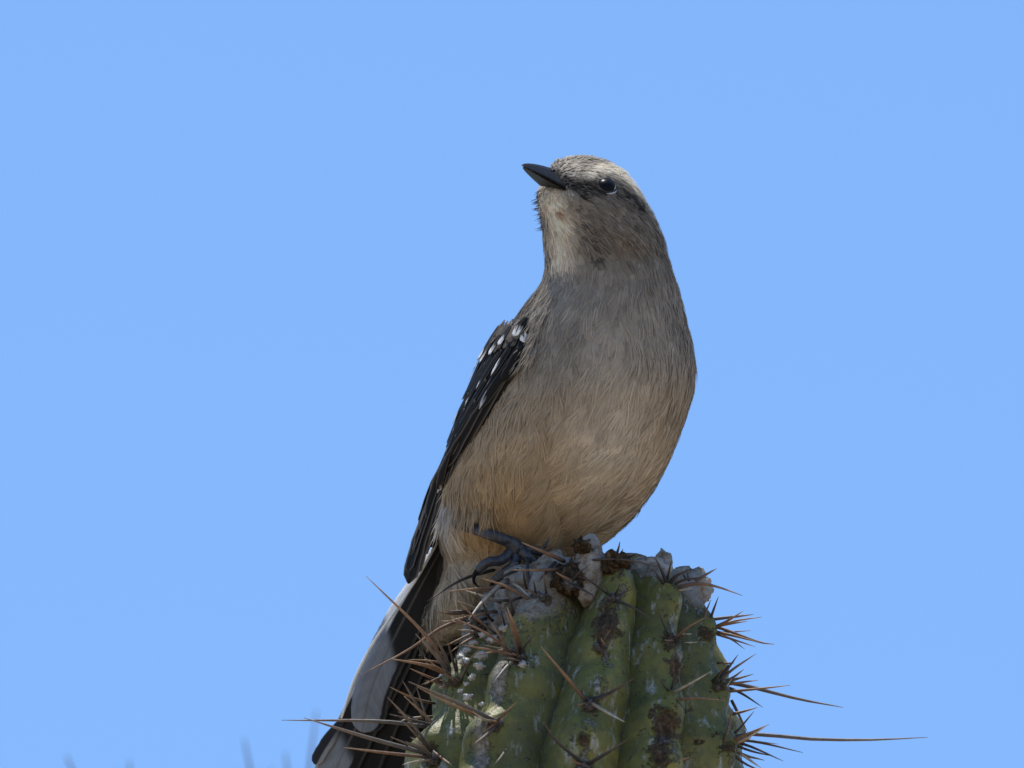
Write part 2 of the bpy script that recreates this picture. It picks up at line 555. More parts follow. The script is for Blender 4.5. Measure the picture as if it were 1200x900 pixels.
# tall pale stub between two ribs, with a pecked hole
stub_c = W((690, 668, depth_of(on_cactus(690, 690, 0.80))))
blob('dead_stub', stub_c, (17 * S, 15 * S, 44 * S), M_CORK, cactus, 0.10, 1.4, 5.0, axis=(0.10, -0.05, 1), n=(30, 32), hole=((0.15, -0.75, 0.62), 0.2, 0.35))
blob('scab', W((682, 640, depth_of(stub_c) - 10)), (11 * S, 8 * S, 8 * S), M_SCAB, cactus, 0.6, 2.5, 1.0)
blob('scab', on_cactus(668, 678, 0.95), (19 * S, 12 * S, 17 * S), M_SCAB, cactus, 0.6, 2.5, 2.0, n=(20, 24))
blob('scab', W((722, 660, depth_of(on_cactus(722, 668, 0.97)))), (16 * S, 13 * S, 13 * S), M_SCAB, cactus, 0.5, 2.5, 8.0, n=(20, 24))
# pale torn flaps at the rim
for (px, py, k, r, sd) in [(622, 680, 0.74, (32, 20, 20), 1), (648, 668, 0.72, (26, 20, 22), 2), (600, 704, 0.82, (20, 16, 24), 3), (575, 716, 0.86, (16, 14, 20), 4),
                       (625, 715, 0.86, (20, 16, 26), 9), (555, 742, 0.93, (13, 10, 16), 10),
                       (758, 668, 0.80, (26, 14, 15), 5), (778, 662, 0.74, (9, 7, 19), 6), (808, 690, 0.86, (25, 20, 26), 7), (800, 676, 0.72, (18, 14, 12), 8),
                       (590, 740, 0.80, (26, 20, 24), 11)]:
    blob('dead_flap', on_cactus(px, py, k), np.array(r) * S, M_CORK, cactus, 0.30, 1.5, sd * 1.7, n=(26, 30))
# waxy white beads on the crest
for (px, py, r) in [(521, 791, 7), (528, 788, 4), (519, 797, 5), (545, 773, 7), (565, 766, 9), (562, 778, 8), (553, 792, 5), (547, 799, 4), (555, 789, 4), (578, 747, 7),
                    (592, 734, 8), (540, 807, 4), (532, 801, 5), (549, 814, 7), (536, 776, 5), (530, 781, 5), (548, 760, 6), (541, 768, 5), (556, 751, 7), (566, 742, 6), (519, 803, 4),
                    (590, 784, 6), (598, 777, 6), (584, 793, 5), (579, 800, 4), (612, 776, 6), (565, 822, 4), (559, 838, 4)]:
    blob('wax_bead', on_cactus(px, py, 1.01), np.array((r * 0.85, r * 0.5, r * 0.6)) * S, M_WAX, cactus, 0.7, 2.6, px * 0.37, n=(9, 12))

# areoles and spines ----------------------------------------------------
AREOLES = [(532, 797), (507, 886), (606, 769), (581, 845), (629, 699), (717, 701), (704, 757), (690, 822), (682, 895), (784, 689), (787, 751), (785, 813),
           (776, 868), (830, 738), (840, 802), (852, 870), (562, 735), (668, 683), (722, 655)]
for (px, py) in AREOLES:
    p = on_cactus(px, py, 1.0)
    blob('areole', p, np.array((9, 7, 7)) * S, M_WOOL, cactus, 0.6, 2.6, px * 0.11, n=(10, 14))

N_SP = [0]
def spine(pts, w, mat, dd=0.0, sides=6, seg=9, parent=None, blunt=0.12):
    """pts: measured points from base to tip; dd: how far the tip comes forward (-) or back (+), in px"""
    p0 = on_cactus(*pts[0], 1.0)
    d0 = depth_of(p0)
    L = [0.0]
    for a, b in zip(pts[:-1], pts[1:]):
        L.append(L[-1] + math.hypot(b[0] - a[0], b[1] - a[1]))
    q = [W((p[0], p[1], d0 + dd * l / L[-1])) for p, l in zip(pts, L)]
    c = spline(q, seg)
    n = N_SP[0]; N_SP[0] += 1
    if len(pts) == 2:      # a slight bow, as in any old spine
        r = np.random.default_rng(n)
        bow = r.normal(size=3) * np.linalg.norm(c[-1] - c[0]) * 0.018
        c = c + np.sin(np.linspace(0, math.pi, seg))[:, None] * bow
    # the base is sunk in the areole
    c[0] -= unit(c[1] - c[0]) * 2 * S
    tt = np.linspace(0, 1, seg)
    rad = 0.42 * w * S * (1.0 - (1 - blunt) * tt ** 2.2)
    v, f = tube(c, rad, sides)
    return mesh_obj('spine', v, f, mat, cactus, {'along': np.repeat(tt, sides)}, origin=c[0])
G, Rr, St, Bk = M_GREY, M_RUST, M_STRAW, M_BLACK
SPINES = [
 # left of the column
 ([(531, 797), (500, 746), (429, 675)], 6, Rr, -20), ([(560, 722), (520, 734), (478, 762), (422, 791)], 5, Rr, -25), ([(503, 852), (440, 845), (330, 844)], 6, G, -30),
 ([(507, 885), (430, 864), (356, 841)], 6.5, G, -25), ([(530, 793), (500, 780), (458, 772)], 6.5, Rr, -40), ([(507, 888), (450, 882), (403, 876)], 5, Rr, -35),
 ([(508, 824), (457, 805)], 4, Rr, -30), ([(580, 845), (540, 825), (479, 799)], 6, G, -60), ([(575, 845), (530, 826), (489, 805)], 4.5, Rr, -60),
 ([(507, 880), (480, 845), (454, 817)], 4.5, G, -40), ([(507, 880), (520, 890), (529, 896)], 4, Rr, -40), ([(500, 846), (485, 820), (472, 798)], 5, G, -20), ([(505, 880), (471, 844)], 4, G, -50),
 ([(528, 780), (478, 773)], 3.5, Rr, -20), ([(520, 800), (480, 783)], 4, Rr, -20), ([(526, 803), (498, 797)], 4, Rr, -30), ([(531, 797), (512, 770), (487, 743)], 6, G, -30),
 ([(531, 795), (520, 765), (504, 736)], 5.5, G, -30), ([(536, 792), (522, 742)], 4.5, Bk, -20), ([(551, 718), (530, 719), (512, 717)], 5, Rr, -45), ([(580, 742), (555, 722), (535, 703)], 3.5, Rr, -30),
 ([(606, 769), (568, 741), (528, 723)], 4, Rr, -60), ([(594, 680), (580, 691), (563, 708), (549, 726)], 7, St, -70), ([(590, 688), (560, 690), (524, 693)], 5.5, Rr, -50),
 ([(578, 668), (540, 680), (500, 705)], 5, Bk, -45), ([(624, 705), (595, 688), (565, 678)], 5, Rr, -30), ([(599, 683), (610, 689), (619, 698)], 4, St, -40),
 ([(611, 762), (603, 735), (594, 711)], 6.5, Rr, -55), ([(608, 771), (585, 764), (565, 760), (542, 756)], 5, Rr, -60), ([(540, 798), (550, 775), (562, 760)], 4, G, -45),
 ([(604, 772), (592, 783), (577, 801)], 4.5, St, -55), ([(601, 773), (590, 790)], 5, G, -40), ([(632, 700), (625, 725), (618, 756), (616, 798), (617, 829)], 5, St, -60), ([(687, 822), (665, 795), (634, 758)], 5.5, Rr, -70),
 ([(683, 895), (652, 868), (637, 846)], 5, Bk, -60), ([(694, 820), (720, 809), (744, 794)], 5, Bk, -50), ([(694, 822), (718, 813)], 4.5, Bk, -50), ([(692, 823), (712, 835), (732, 846)], 5.5, St, -60),
 ([(688, 896), (712, 882), (736, 866)], 6, Bk, -60), ([(581, 846), (605, 823)], 4.5, Rr, -50), ([(580, 846), (567, 843), (554, 834)], 4.5, St, -55), ([(581, 852), (568, 863), (555, 872)], 5, G, -50),
 ([(560, 745), (545, 752), (528, 764)], 4, Rr, -40), ([(555, 845), (578, 842)], 4, St, -20), ([(592, 880), (577, 898)], 3.5, G, -40),
 ([(507, 890), (485, 893), (472, 896)], 4.5, St, -30), ([(507, 888), (494, 876), (475, 869)], 5, G, -40), ([(505, 840), (480, 842), (468, 846)], 4, St, -20),
 ([(536, 790), (534, 765)], 4, Bk, -40), ([(530, 787), (508, 762), (500, 754)], 4, G, -30), ([(534, 795), (512, 782), (499, 777)], 3.5, Rr, -35),
 ([(548, 790), (541, 770)], 3.5, G, -30),
 # crown of the column
 ([(656, 667), (628, 668), (599, 668)], 5, Rr, -55), ([(660, 657), (640, 648), (612, 636)], 6.5, Rr, -55), ([(638, 641), (645, 629)], 5, Bk, 0), ([(676, 661), (690, 657), (720, 655), (750, 659), (780, 667)], 4, Bk, -20),
 ([(668, 683), (692, 661)], 3.5, Bk, -30), ([(668, 684), (685, 692), (706, 705)], 4, Bk, -40), ([(717, 702), (740, 711), (762, 724)], 4, Bk, -50), ([(720, 656), (704, 647)], 3.5, Bk, -10),
 ([(722, 653), (721, 645)], 3.5, Bk, 0), ([(727, 655), (730, 643)], 3.5, Bk, 0), ([(729, 656), (739, 649)], 3.5, Bk, 0), ([(732, 654), (747, 648)], 4, Bk, -10), ([(717, 700), (690, 680), (678, 676)], 3, Bk, -40),
 ([(617, 690), (613, 668)], 4, Bk, -30), ([(628, 698), (625, 680)], 4, Bk, -30), ([(640, 694), (637, 668)], 3.5, G, -30), ([(600, 725), (597, 700)], 4, Bk, -40), ([(612, 700), (587, 712)], 4, Bk, -40), ([(575, 728), (566, 713)], 4, Bk, -30),
 ([(592, 735), (586, 712)], 3.5, Bk, -40), ([(650, 660), (631, 682)], 5, Bk, -30), ([(618, 655), (621, 690)], 5, Bk, -30), ([(606, 668), (575, 683)], 5, Bk, -30), ([(600, 660), (612, 680)], 4.5, Bk, -30),
 ([(704, 757), (697, 735)], 3, Bk, -40), ([(704, 757), (716, 738)], 3.5, G, -40), ([(717, 701), (700, 712)], 3, Bk, -30), ([(717, 701), (742, 690)], 3, Bk, -30), ([(719, 700), (727, 682)], 3, Bk, -30), ([(715, 700), (708, 684)], 3, Bk, -30),
 ([(606, 768), (601, 748)], 5, G, -40), ([(609, 768), (627, 742)], 4, Bk, -40),
 # second shoulder rib
 ([(783, 688), (776, 670), (767, 652)], 6, Bk, -30), ([(781, 686), (784, 670), (787, 656)], 4, Bk, -20), ([(783, 688), (791, 676), (809, 667)], 6.5, Bk, -30), ([(785, 690), (800, 680), (830, 676)], 4.5, Bk, -25),
 ([(786, 691), (803, 686), (823, 684), (845, 689), (870, 698)], 5.5, Rr, -40), ([(779, 687), (766, 668)], 4.5, Bk, -30), ([(812, 683), (823, 676), (840, 666)], 5.5, G, 0), ([(788, 692), (811, 689)], 4, St, -30), ([(807, 679), (806, 670)], 3, Bk, 0),
 ([(803, 677), (800, 672)], 3, Bk, 0), ([(787, 752), (805, 736), (826, 724)], 4.5, Rr, -40), ([(786, 750), (775, 725), (771, 710)], 3, Bk, -50), ([(785, 813), (797, 819), (820, 818), (850, 821)], 5, Rr, -50),
 ([(786, 812), (772, 795)], 3.5, Bk, -40), ([(787, 812), (803, 832)], 3, Bk, -40), ([(786, 811), (791, 790)], 3.5, Bk, -30), ([(785, 813), (807, 802), (833, 787)], 4.5, St, -45), ([(786, 750), (768, 744)], 3, Bk, -30),
 # right flank, upper areole
 ([(828, 738), (826, 722), (833, 703)], 5, G, -10), ([(829, 737), (835, 718), (842, 699)], 4.5, Bk, -10), ([(832, 726), (858, 723), (883, 720)], 5, G, 10), ([(830, 738), (850, 729), (871, 716)], 5, Rr, -20), ([(832, 738), (860, 728), (893, 723)], 4, Rr, 0),
 ([(834, 735), (876, 728)], 4, Rr, 5), ([(832, 733), (850, 738), (888, 752), (908, 755)], 4.5, Rr, -10), ([(832, 739), (860, 745), (890, 753)], 4.5, Rr, -20), ([(832, 741), (858, 749), (885, 758)], 3.5, Rr, 0), ([(832, 741), (855, 748), (873, 761)], 3.5, G, 10),
 ([(832, 750), (818, 744), (799, 743)], 5, St, -30), ([(826, 753), (802, 753)], 4, St, -10), ([(832, 742), (850, 741), (880, 739)], 3.5, G, 15),
 # right flank, middle areole
 ([(838, 803), (852, 785), (865, 767)], 5, Bk, -10), ([(838, 803), (858, 785), (886, 766)], 5, G, -15), ([(834, 800), (848, 783)], 5.5, Bk, -20), ([(842, 777), (861, 777)], 3.5, Rr, 0), ([(842, 803), (860, 793), (872, 784)], 4.5, G, 0), ([(842, 803), (865, 795), (883, 790)], 4.5, G, 0),
 ([(842, 804), (866, 800), (889, 797)], 4, Rr, 0), ([(842, 811), (880, 808), (926, 803)], 4.5, Rr, -10), ([(845, 798), (880, 805), (935, 819), (988, 829)], 6, G, 0), ([(846, 803), (868, 812), (894, 829)], 4.5, Bk, 0), ([(840, 802), (845, 812), (858, 795)], 4, St, -20),
 ([(838, 801), (846, 790), (856, 776)], 4.5, Bk, -10),
 # right flank, lowest areole
 ([(853, 868), (880, 860), (950, 866), (1020, 867), (1087, 864)], 6, G, 0), ([(850, 872), (872, 862), (901, 849)], 6, Rr, -20), ([(852, 875), (875, 865), (899, 850)], 4.5, St, -25), ([(858, 837), (870, 834), (888, 829)], 4.5, Rr, 0), ([(855, 865), (868, 852), (884, 833)], 4.5, Bk, 0),
 ([(858, 822), (866, 838), (876, 858)], 4.5, G, 0), ([(855, 866), (890, 870), (941, 882)], 4.5, Bk, 0), ([(855, 868), (880, 875), (918, 892)], 4.5, Bk, 0), ([(853, 872), (870, 884), (896, 891)], 5.5, G, 0), ([(858, 876), (830, 882), (777, 896)], 8, Rr, -70),
 ([(847, 874), (853, 855), (859, 830)], 5.5, G, -20), ([(853, 872), (875, 888), (892, 900)], 5, St, 0), ([(850, 874), (870, 893), (895, 905)], 4.5, Bk, -5), ([(852, 868), (862, 845)], 4, Bk, 0), ([(853, 870), (880, 880), (905, 886)], 4, Bk, 10), ([(850, 870), (875, 868), (912, 872)], 3.5, Bk, 15),
]
for pts, w, m, dd in SPINES:
    spine(pts, w, m, dd)
# a tangle of thinner spines on the sunny flank
for k in range(34):
    bx, by = random.choice([(531, 797), (507, 884), (562, 737), (575, 722), (505, 850), (606, 769), (590, 700)])
    bx += random.uniform(-7, 7); by += random.uniform(-7, 7)
    an = math.radians(random.uniform(150, 262)); L = random.uniform(18, 58)
    spine([(bx, by), (bx + math.cos(an) * L * 0.5, by + math.sin(an) * L * 0.5 - random.uniform(0, 3)), (bx + math.cos(an) * L, by + math.sin(an) * L)], random.uniform(3, 4.4), random.choice([G, G, Bk, Rr, Rr, St]), random.uniform(-45, 15), seg=7)
# shorter spines filling the areoles, from a few shared shapes
FILL = []
for k in range(6):
    tt = np.linspace(0, 1, 7)
    c = np.stack([0.05 * np.sin(tt * 2.5 + k), 0.04 * np.sin(tt * 3 + 2 * k), tt], 1)
    v, f = tube(c, 0.045 * (1 - 0.85 * tt ** 1.3), 6)
    me = bpy.data.meshes.new('spine')
    me.from_pydata([tuple(q) for q in v], [], f)
    a = me.attributes.new('along', 'FLOAT', 'POINT')
    a.data.foreach_set('value', np.repeat(tt, 6).astype(np.float32))
    me.polygons.foreach_set('use_smooth', np.ones(len(me.polygons), bool))
    me.materials.append([M_GREY, M_RUST, M_BLACK][k % 3])
    FILL.append(me)
for (px, py) in AREOLES:
    p = on_cactus(px, py, 1.0)
    nrm = unit(p - np.array([cC(p[2] - ZT), AX, p[2] - 0.004]))
    for k in range(2):
        o = bpy.data.objects.new('spine', FILL[random.randrange(6)])
        COL.objects.link(o)
        o.parent = cactus
        d = unit(nrm * 0.55 + rng.normal(size=3) * 0.55)
        o.location = p - d * 2 * S - ORIG['cactus']
        o.rotation_euler = Vector(d).to_track_quat('Z', 'Y').to_euler()
        o.scale = (1.0 * 60 * S, 1.0 * 60 * S, random.uniform(12, 30) * S)

# areoles lower down the column
for i, (a0, a1, dz, wf, seen) in enumerate(RIBS[:7]):
    for zl in (-0.134, -0.155, -0.178, -0.203):
        zl -= 0.0028 * (i % 3)
        th = math.radians(a1); r_ = float(cR(zl)) + 0.0018
        p = np.array([cC(zl) + r_ * math.sin(th), AX - r_ * math.cos(th), ZT + zl])
        blob('areole', p, np.array((9, 7, 7)) * S, M_WOOL, cactus, 0.6, 2.6, i + zl * 90, n=(8, 10))
        nrm = np.array([math.sin(th), -math.cos(th), 0.1])
        for k in range(2):
            o = bpy.data.objects.new('spine', FILL[random.randrange(6)])
            COL.objects.link(o)
            o.parent = cactus
            d = unit(nrm * 0.6 + rng.normal(size=3) * 0.55)
            o.location = p - d * 2 * S - ORIG['cactus']
            o.rotation_euler = Vector(d).to_track_quat('Z', 'Y').to_euler()
            o.scale = (60 * S, 60 * S, random.uniform(35, 110) * S)

# ------------------------------------------------------------------ a second stem of the clump, farther back and out of focus
DB = 0.42 / S
c2 = W((225, 990, DB))
stem2 = thing('cactus', 'lower cactus stem behind to the left, only blurred spine tips showing', 'cactus', (c2[0], c2[1], 0.0))
for i in range(10):
    th = 2 * math.pi * i / 10
    zz = np.concatenate([c2[2] - 0.010 * (1 - np.cos(np.linspace(0, math.pi / 2, 8))), np.linspace(c2[2] - 0.02, 0, 14)])
    s = np.concatenate([np.sin(np.linspace(0.05, math.pi / 2, 8)), np.ones(14)])
    psi = np.linspace(-math.pi, math.pi, 16, endpoint=False)
    rr = 0.024 + 0.015 * s[:, None] * np.cos(psi)
    tt = 0.0105 * s[:, None] * np.sin(psi)
    P = np.stack([c2[0] + rr * math.cos(th) - tt * math.sin(th), c2[1] + rr * math.sin(th) + tt * math.cos(th), np.repeat(zz[:, None], 16, 1)], -1).reshape(-1, 3)
    f = [tuple(q) for q in grid_faces(len(zz), 16)] + [tuple(range(16))]
    z0 = np.zeros(len(P))
    mesh_obj('rib', P, f, M_CACTUS, stem2, {'groove': z0, 'cork': z0, 'scab': z0, 'dead': z0})
v, f = tube([(c2[0], c2[1], c2[2] - 0.004), (c2[0], c2[1], c2[2] - 0.03), (c2[0], c2[1], 0)], [0.012, 0.027, 0.027], 16, up=(0, 1, 0))
mesh_obj('stem_core', v, f, M_CACTUS, stem2)
for a, b, w in [((310, 985), (286, 866), 8), ((350, 985), (334, 882), 8), ((352, 985), (371, 832), 7), ((120, 990), (78, 886), 9), ((150, 985), (152, 892), 9), ((300, 985), (318, 900), 7)]:
    c = spline([W((a[0], a[1], DB)), W((b[0], b[1], DB - 10))], 9)
    tt = np.linspace(0, 1, 9)
    v, f = tube(c, 0.5 * w * S * (1 - 0.75 * tt), 6)
    mesh_obj('spine', v, f, M_GREY, stem2, {'along': np.repeat(tt, 6)})

# ------------------------------------------------------------------ the bird
# body outline by height: left edge, right edge, middle depth, half depth (photo steps; depth in mm converted)
BODY = np.array([
 # y    xl   xr    dc(mm) hd(mm)
 [184.0, 679, 685, -11, 0.6], [184.6, 670, 693, -11, 1.6], [186, 662, 701, -11, 2.8], [189, 653, 711, -11.2, 4.6], [194, 647, 721, -11.6, 7.0],
 [200, 644, 730, -12, 9.4], [206, 642, 736, -12.4, 11.5], [212, 639, 741, -12.8, 13.1], [218, 634, 746, -13.3, 14.1], [224, 630.5, 750, -13.6, 14.7], [234, 630, 756, -14, 15.2], [250, 633, 764, -14, 15.4], [265, 636, 771, -14, 15.8],
 [280, 638, 777, -14, 16.0], [300, 639, 782, -13.5, 16.8], [318, 638.5, 788, -13.3, 18.0], [330, 636, 792, -13, 19.2], [345, 625, 796, -13, 20.6], [360, 613, 800, -13, 22.0],
 [380, 600, 805, -13, 23.6], [400, 590, 810, -13, 25.0], [425, 577, 814, -13, 26.4], [450, 565, 813, -13, 27.2], [480, 551, 806, -12.6, 27.5], [510, 539, 796, -12.2, 27.2],
 [540, 528, 784, -12, 26.2], [570, 518, 768, -11.6, 24.4], [600, 514, 747, -11, 21.5], [618, 513, 730, -10.6, 19.0], [632, 516, 714, -10.2, 16.5], [645, 520, 695, -10, 14.2], [660, 521, 668, -9.5, 12.0],
 [680, 517, 610, -9, 10.2], [700, 508, 588, -8, 8.5], [720, 499, 573, -7, 6.6], [740, 494, 548, -6, 4.6], [755, 494, 522, -5.2, 2.2], [760, 500, 512, -5, 0.8]])
YS = np.arange(184.0, 760.01, 0.5)
def tab(k):
    v = np.interp(YS, BODY[:, 0], BODY[:, k])
    out = v.copy()
    for sg, lo, hi in ((2.0, 190, 215), (5.0, 215, 900)):
        r = int(sg * 2 * 3)
        ker = np.exp(-0.5 * (np.arange(-r, r + 1) / (sg * 2)) ** 2); ker /= ker.sum()
        sm = np.convolve(np.pad(v, r, mode='edge'), ker, 'valid')
        m = (YS >= lo) & (YS < hi) & (YS < 748)
        out[m] = sm[m]
    return out
T_XL, T_XR, T_DC, T_HD = tab(1), tab(2), tab(3) / 0.22, tab(4) / 0.22
def body(y, phi):
    """surface point; phi 0 faces the viewer's side, +90 deg the breast's right edge"""
    xl, xr, dc, hd = (np.interp(y, YS, q) for q in (T_XL, T_XR, T_DC, T_HD))
    cx, a = 0.5 * (xl + xr), 0.5 * (xr - xl)
    x = cx + a * np.sin(phi)
    fx = np.interp(y, [480, 540, 640], [640, 646, 668])
    dent = 6.0 * np.exp(-((x - fx) / 11) ** 2) * sstep(480, 550, y) * (np.cos(phi) > 0)
    f2 = np.interp(y, [540, 640], [768, 690])
    dent = dent + 3.5 * np.exp(-((x - f2) / 8) ** 2) * sstep(540, 580, y) * (np.cos(phi) > 0)
    return np.stack([x, y + 0 * phi, dc - hd * np.cos(phi) + dent], -1)
def body_frame(y, phi):
    e = 0.6
    p = body(y, phi)
    ty = unit(body(np.clip(y + e, 184, 760), phi) - body(np.clip(y - e, 184, 760), phi))
    tp = unit(body(y, phi + 0.01) - body(y, phi - 0.01))
    n = unit(np.cross(tp, ty))          # outward in (x, down, away) space
    cen = np.stack([0.5 * (np.interp(y, YS, T_XL) + np.interp(y, YS, T_XR)), y, np.interp(y, YS, T_DC)], -1)
    n *= np.sign(np.sum(n * (p - cen), -1, keepdims=True) + 1e-9)
    return p, ty, tp, n

def seg_d(x, y, pts):
    """distance to a polyline"""
    d = np.full(len(x), 1e9)
    for (ax, ay), (bx, by) in zip(pts[:-1], pts[1:]):
        t = np.clip(((x - ax) * (bx - ax) + (y - ay) * (by - ay)) / ((bx - ax) ** 2 + (by - ay) ** 2), 0, 1)
        d = np.minimum(d, np.hypot(x - ax - t * (bx - ax), y - ay - t * (by - ay)))
    return d
def lerp(a, b, w):
    return a + (np.asarray(b) - a) * np.asarray(w)[:, None]
WFX = np.array([[330, 640], [360, 628], [383, 617], [412, 614], [435, 601], [465, 581], [490, 566], [515, 549], [530, 539], [550, 529], [570, 519], [590, 513], [620, 509], [650, 504], [690, 492]], float)
WLX = np.array([[330, 630], [345, 617], [360, 606], [380, 592], [400, 579], [425, 565], [455, 552.5], [485, 540], [510, 530], [540, 519], [570, 508], [600, 497.5], [630, 486.5], [655, 478.5], [670, 475], [690, 474]], float)
def wfx(y): return np.interp(y, WFX[:, 0], WFX[:, 1])
def wlx(y): return np.interp(y, WLX[:, 0], WLX[:, 1])
def plume_col(P, phi, rnd):
    """pigment of the plumage at surface points"""
    x, y = P[:, 0], P[:, 1]
    front = np.cos(phi) > -0.05
    c = np.tile([0.27, 0.235, 0.19], (len(x), 1))
    c = lerp(c, (0.35, 0.305, 0.25), sstep(290, 350, y))
    c = lerp(c, (0.40, 0.325, 0.235), sstep(400, 470, y))
    c = lerp(c, (0.47, 0.37, 0.245), sstep(470, 560, y))
    c = lerp(c, (0.46, 0.325, 0.18), np.exp(-((x - 585) / 55) ** 2 - ((y - 590) / 70) ** 2) * 0.85)
    c = lerp(c, (0.60, 0.54, 0.45), np.exp(-((x - 722) / 52) ** 2 - ((y - 510) / 90) ** 2) * 0.85)
    c = lerp(c, (0.60, 0.56, 0.50), sstep(545, 518, x) * sstep(560, 590, y) * sstep(650, 630, y))
    c = lerp(c, (0.43, 0.39, 0.32), sstep(640, 660, y))
    # head
    h = sstep(325, 290, y)
    crown = sstep(212, 198, y) * h
    c = lerp(c, (0.52, 0.46, 0.37), crown)
    dark = (rnd < 0.35)
    c = lerp(c, (0.10, 0.085, 0.07), crown * dark * 0.75)
    cheek = np.exp(-((x - 728) / 42) ** 2 - ((y - 265) / 34) ** 2)
    c = lerp(c, (0.20, 0.175, 0.145), cheek * 0.9)
    c = lerp(c, (0.27, 0.19, 0.13), np.exp(-((x - 733) / 20) ** 2 - ((y - 282) / 14) ** 2) * 0.7)
    c = lerp(c, (0.09, 0.078, 0.065), cheek * (rnd < 0.24) * 0.8)
    c = lerp(c, (0.42, 0.37, 0.30), cheek * (rnd > 0.80) * 0.7)
    thr = np.exp(-(seg_d(x, y, [(645, 232), (652, 262), (656, 300)]) / 17) ** 2) * front
    c = lerp(c, (0.84, 0.74, 0.60), thr * 0.97)
    mal = np.exp(-(seg_d(x, y, [(672, 238), (684, 268), (700, 300)]) / 9) ** 2) + np.exp(-(seg_d(x, y, [(634, 250), (639, 300)]) / 6) ** 2)
    c = lerp(c, (0.075, 0.062, 0.05), np.clip(mal, 0, 1) * (rnd < 0.45) * 0.85 * front)
    c = lerp(c, (0.33, 0.18, 0.08), np.exp(-((x - 655) / 3.5) ** 2 - ((y - 247) / 4.5) ** 2) * front)
    c = lerp(c, (0.30, 0.27, 0.23), np.exp(-((x - 686) / 14) ** 2 - ((y - 238) / 9) ** 2) * 0.6 * front)
    sup = np.exp(-(seg_d(x, y, [(686, 206), (698, 197), (716, 196), (734, 207), (748, 224), (757, 240)]) / 4.8) ** 4)
    c = lerp(c, (0.72, 0.65, 0.53), sup * 0.92)
    lore = np.exp(-(seg_d(x, y, [(646, 208), (672, 216), (700, 217), (714, 219)]) / 8.5) ** 4)
    c = lerp(c, (0.022, 0.02, 0.02), lore * 0.96)
    post = np.exp(-(seg_d(x, y, [(714, 220), (735, 228), (750, 239)]) / 8.0) ** 2)
    c = lerp(c, (0.04, 0.036, 0.034), post * np.where(rnd < 0.8, 0.97, 0.4))
    c = lerp(c, (0.022, 0.02, 0.02), np.exp(-(seg_d(x, y, [(678, 226), (694, 237)]) / 2.4) ** 4) * front * 0.9)
    c = lerp(c, (0.025, 0.022, 0.02), np.exp(-(seg_d(x, y, [(627, 222), (631, 228)]) / 3.0) ** 4) * 0.9)
    # mantle and back
    back = np.clip(sstep(0.15, -0.15, np.cos(phi)), 0, 1) * sstep(230, 260, y) * sstep(700, 640, y)
    c = lerp(c, (0.21, 0.18, 0.145), back)
    mant = sstep(6, -6, x - (640 - (y - 325) * 0.55)) * sstep(322, 332, y) * sstep(420, 385, y)
    c = lerp(c, (0.23, 0.195, 0.155), mant * 0.9)
    c = lerp(c, (0.08, 0.068, 0.055), mant * (rnd < 0.35) * 0.8)
    return c

foot_contact = W((590, 690, depth_of(on_cactus(590, 690, 0.85))))
bird = thing('bird', 'grey and buff songbird with black bill perched on the spiny cactus top', 'bird', foot_contact)

ny, nph = 150, 72
yv = 184 + 576 * np.linspace(0, 1, ny) ** 1.12
yv[1:8] = np.array([184.3, 184.8, 185.6, 186.8, 188.4, 190.2, 192.4])
yv = np.sort(yv)
ph = np.linspace(-math.pi, math.pi, nph, endpoint=False)
Yg, Pg = np.meshgrid(yv, ph, indexing='ij')
bp = body(Yg.ravel(), Pg.ravel())
bc = plume_col(bp, Pg.ravel(), np.full(len(bp), 0.9)) * 0.8
inw = (bp[:, 1] > 365) & (bp[:, 1] < 640) & ((bp[:, 0] < wfx(bp[:, 1]) - 3))
bc[inw] = (0.03, 0.027, 0.025)
f = [tuple(q) for q in grid_faces(ny, nph)]
f.append(tuple(range(nph))[::-1]); f.append(tuple((ny - 1) * nph + k for k in range(nph)))
body_o = mesh_obj('body', W(bp), f, M_BODY, bird, {'col': bc})

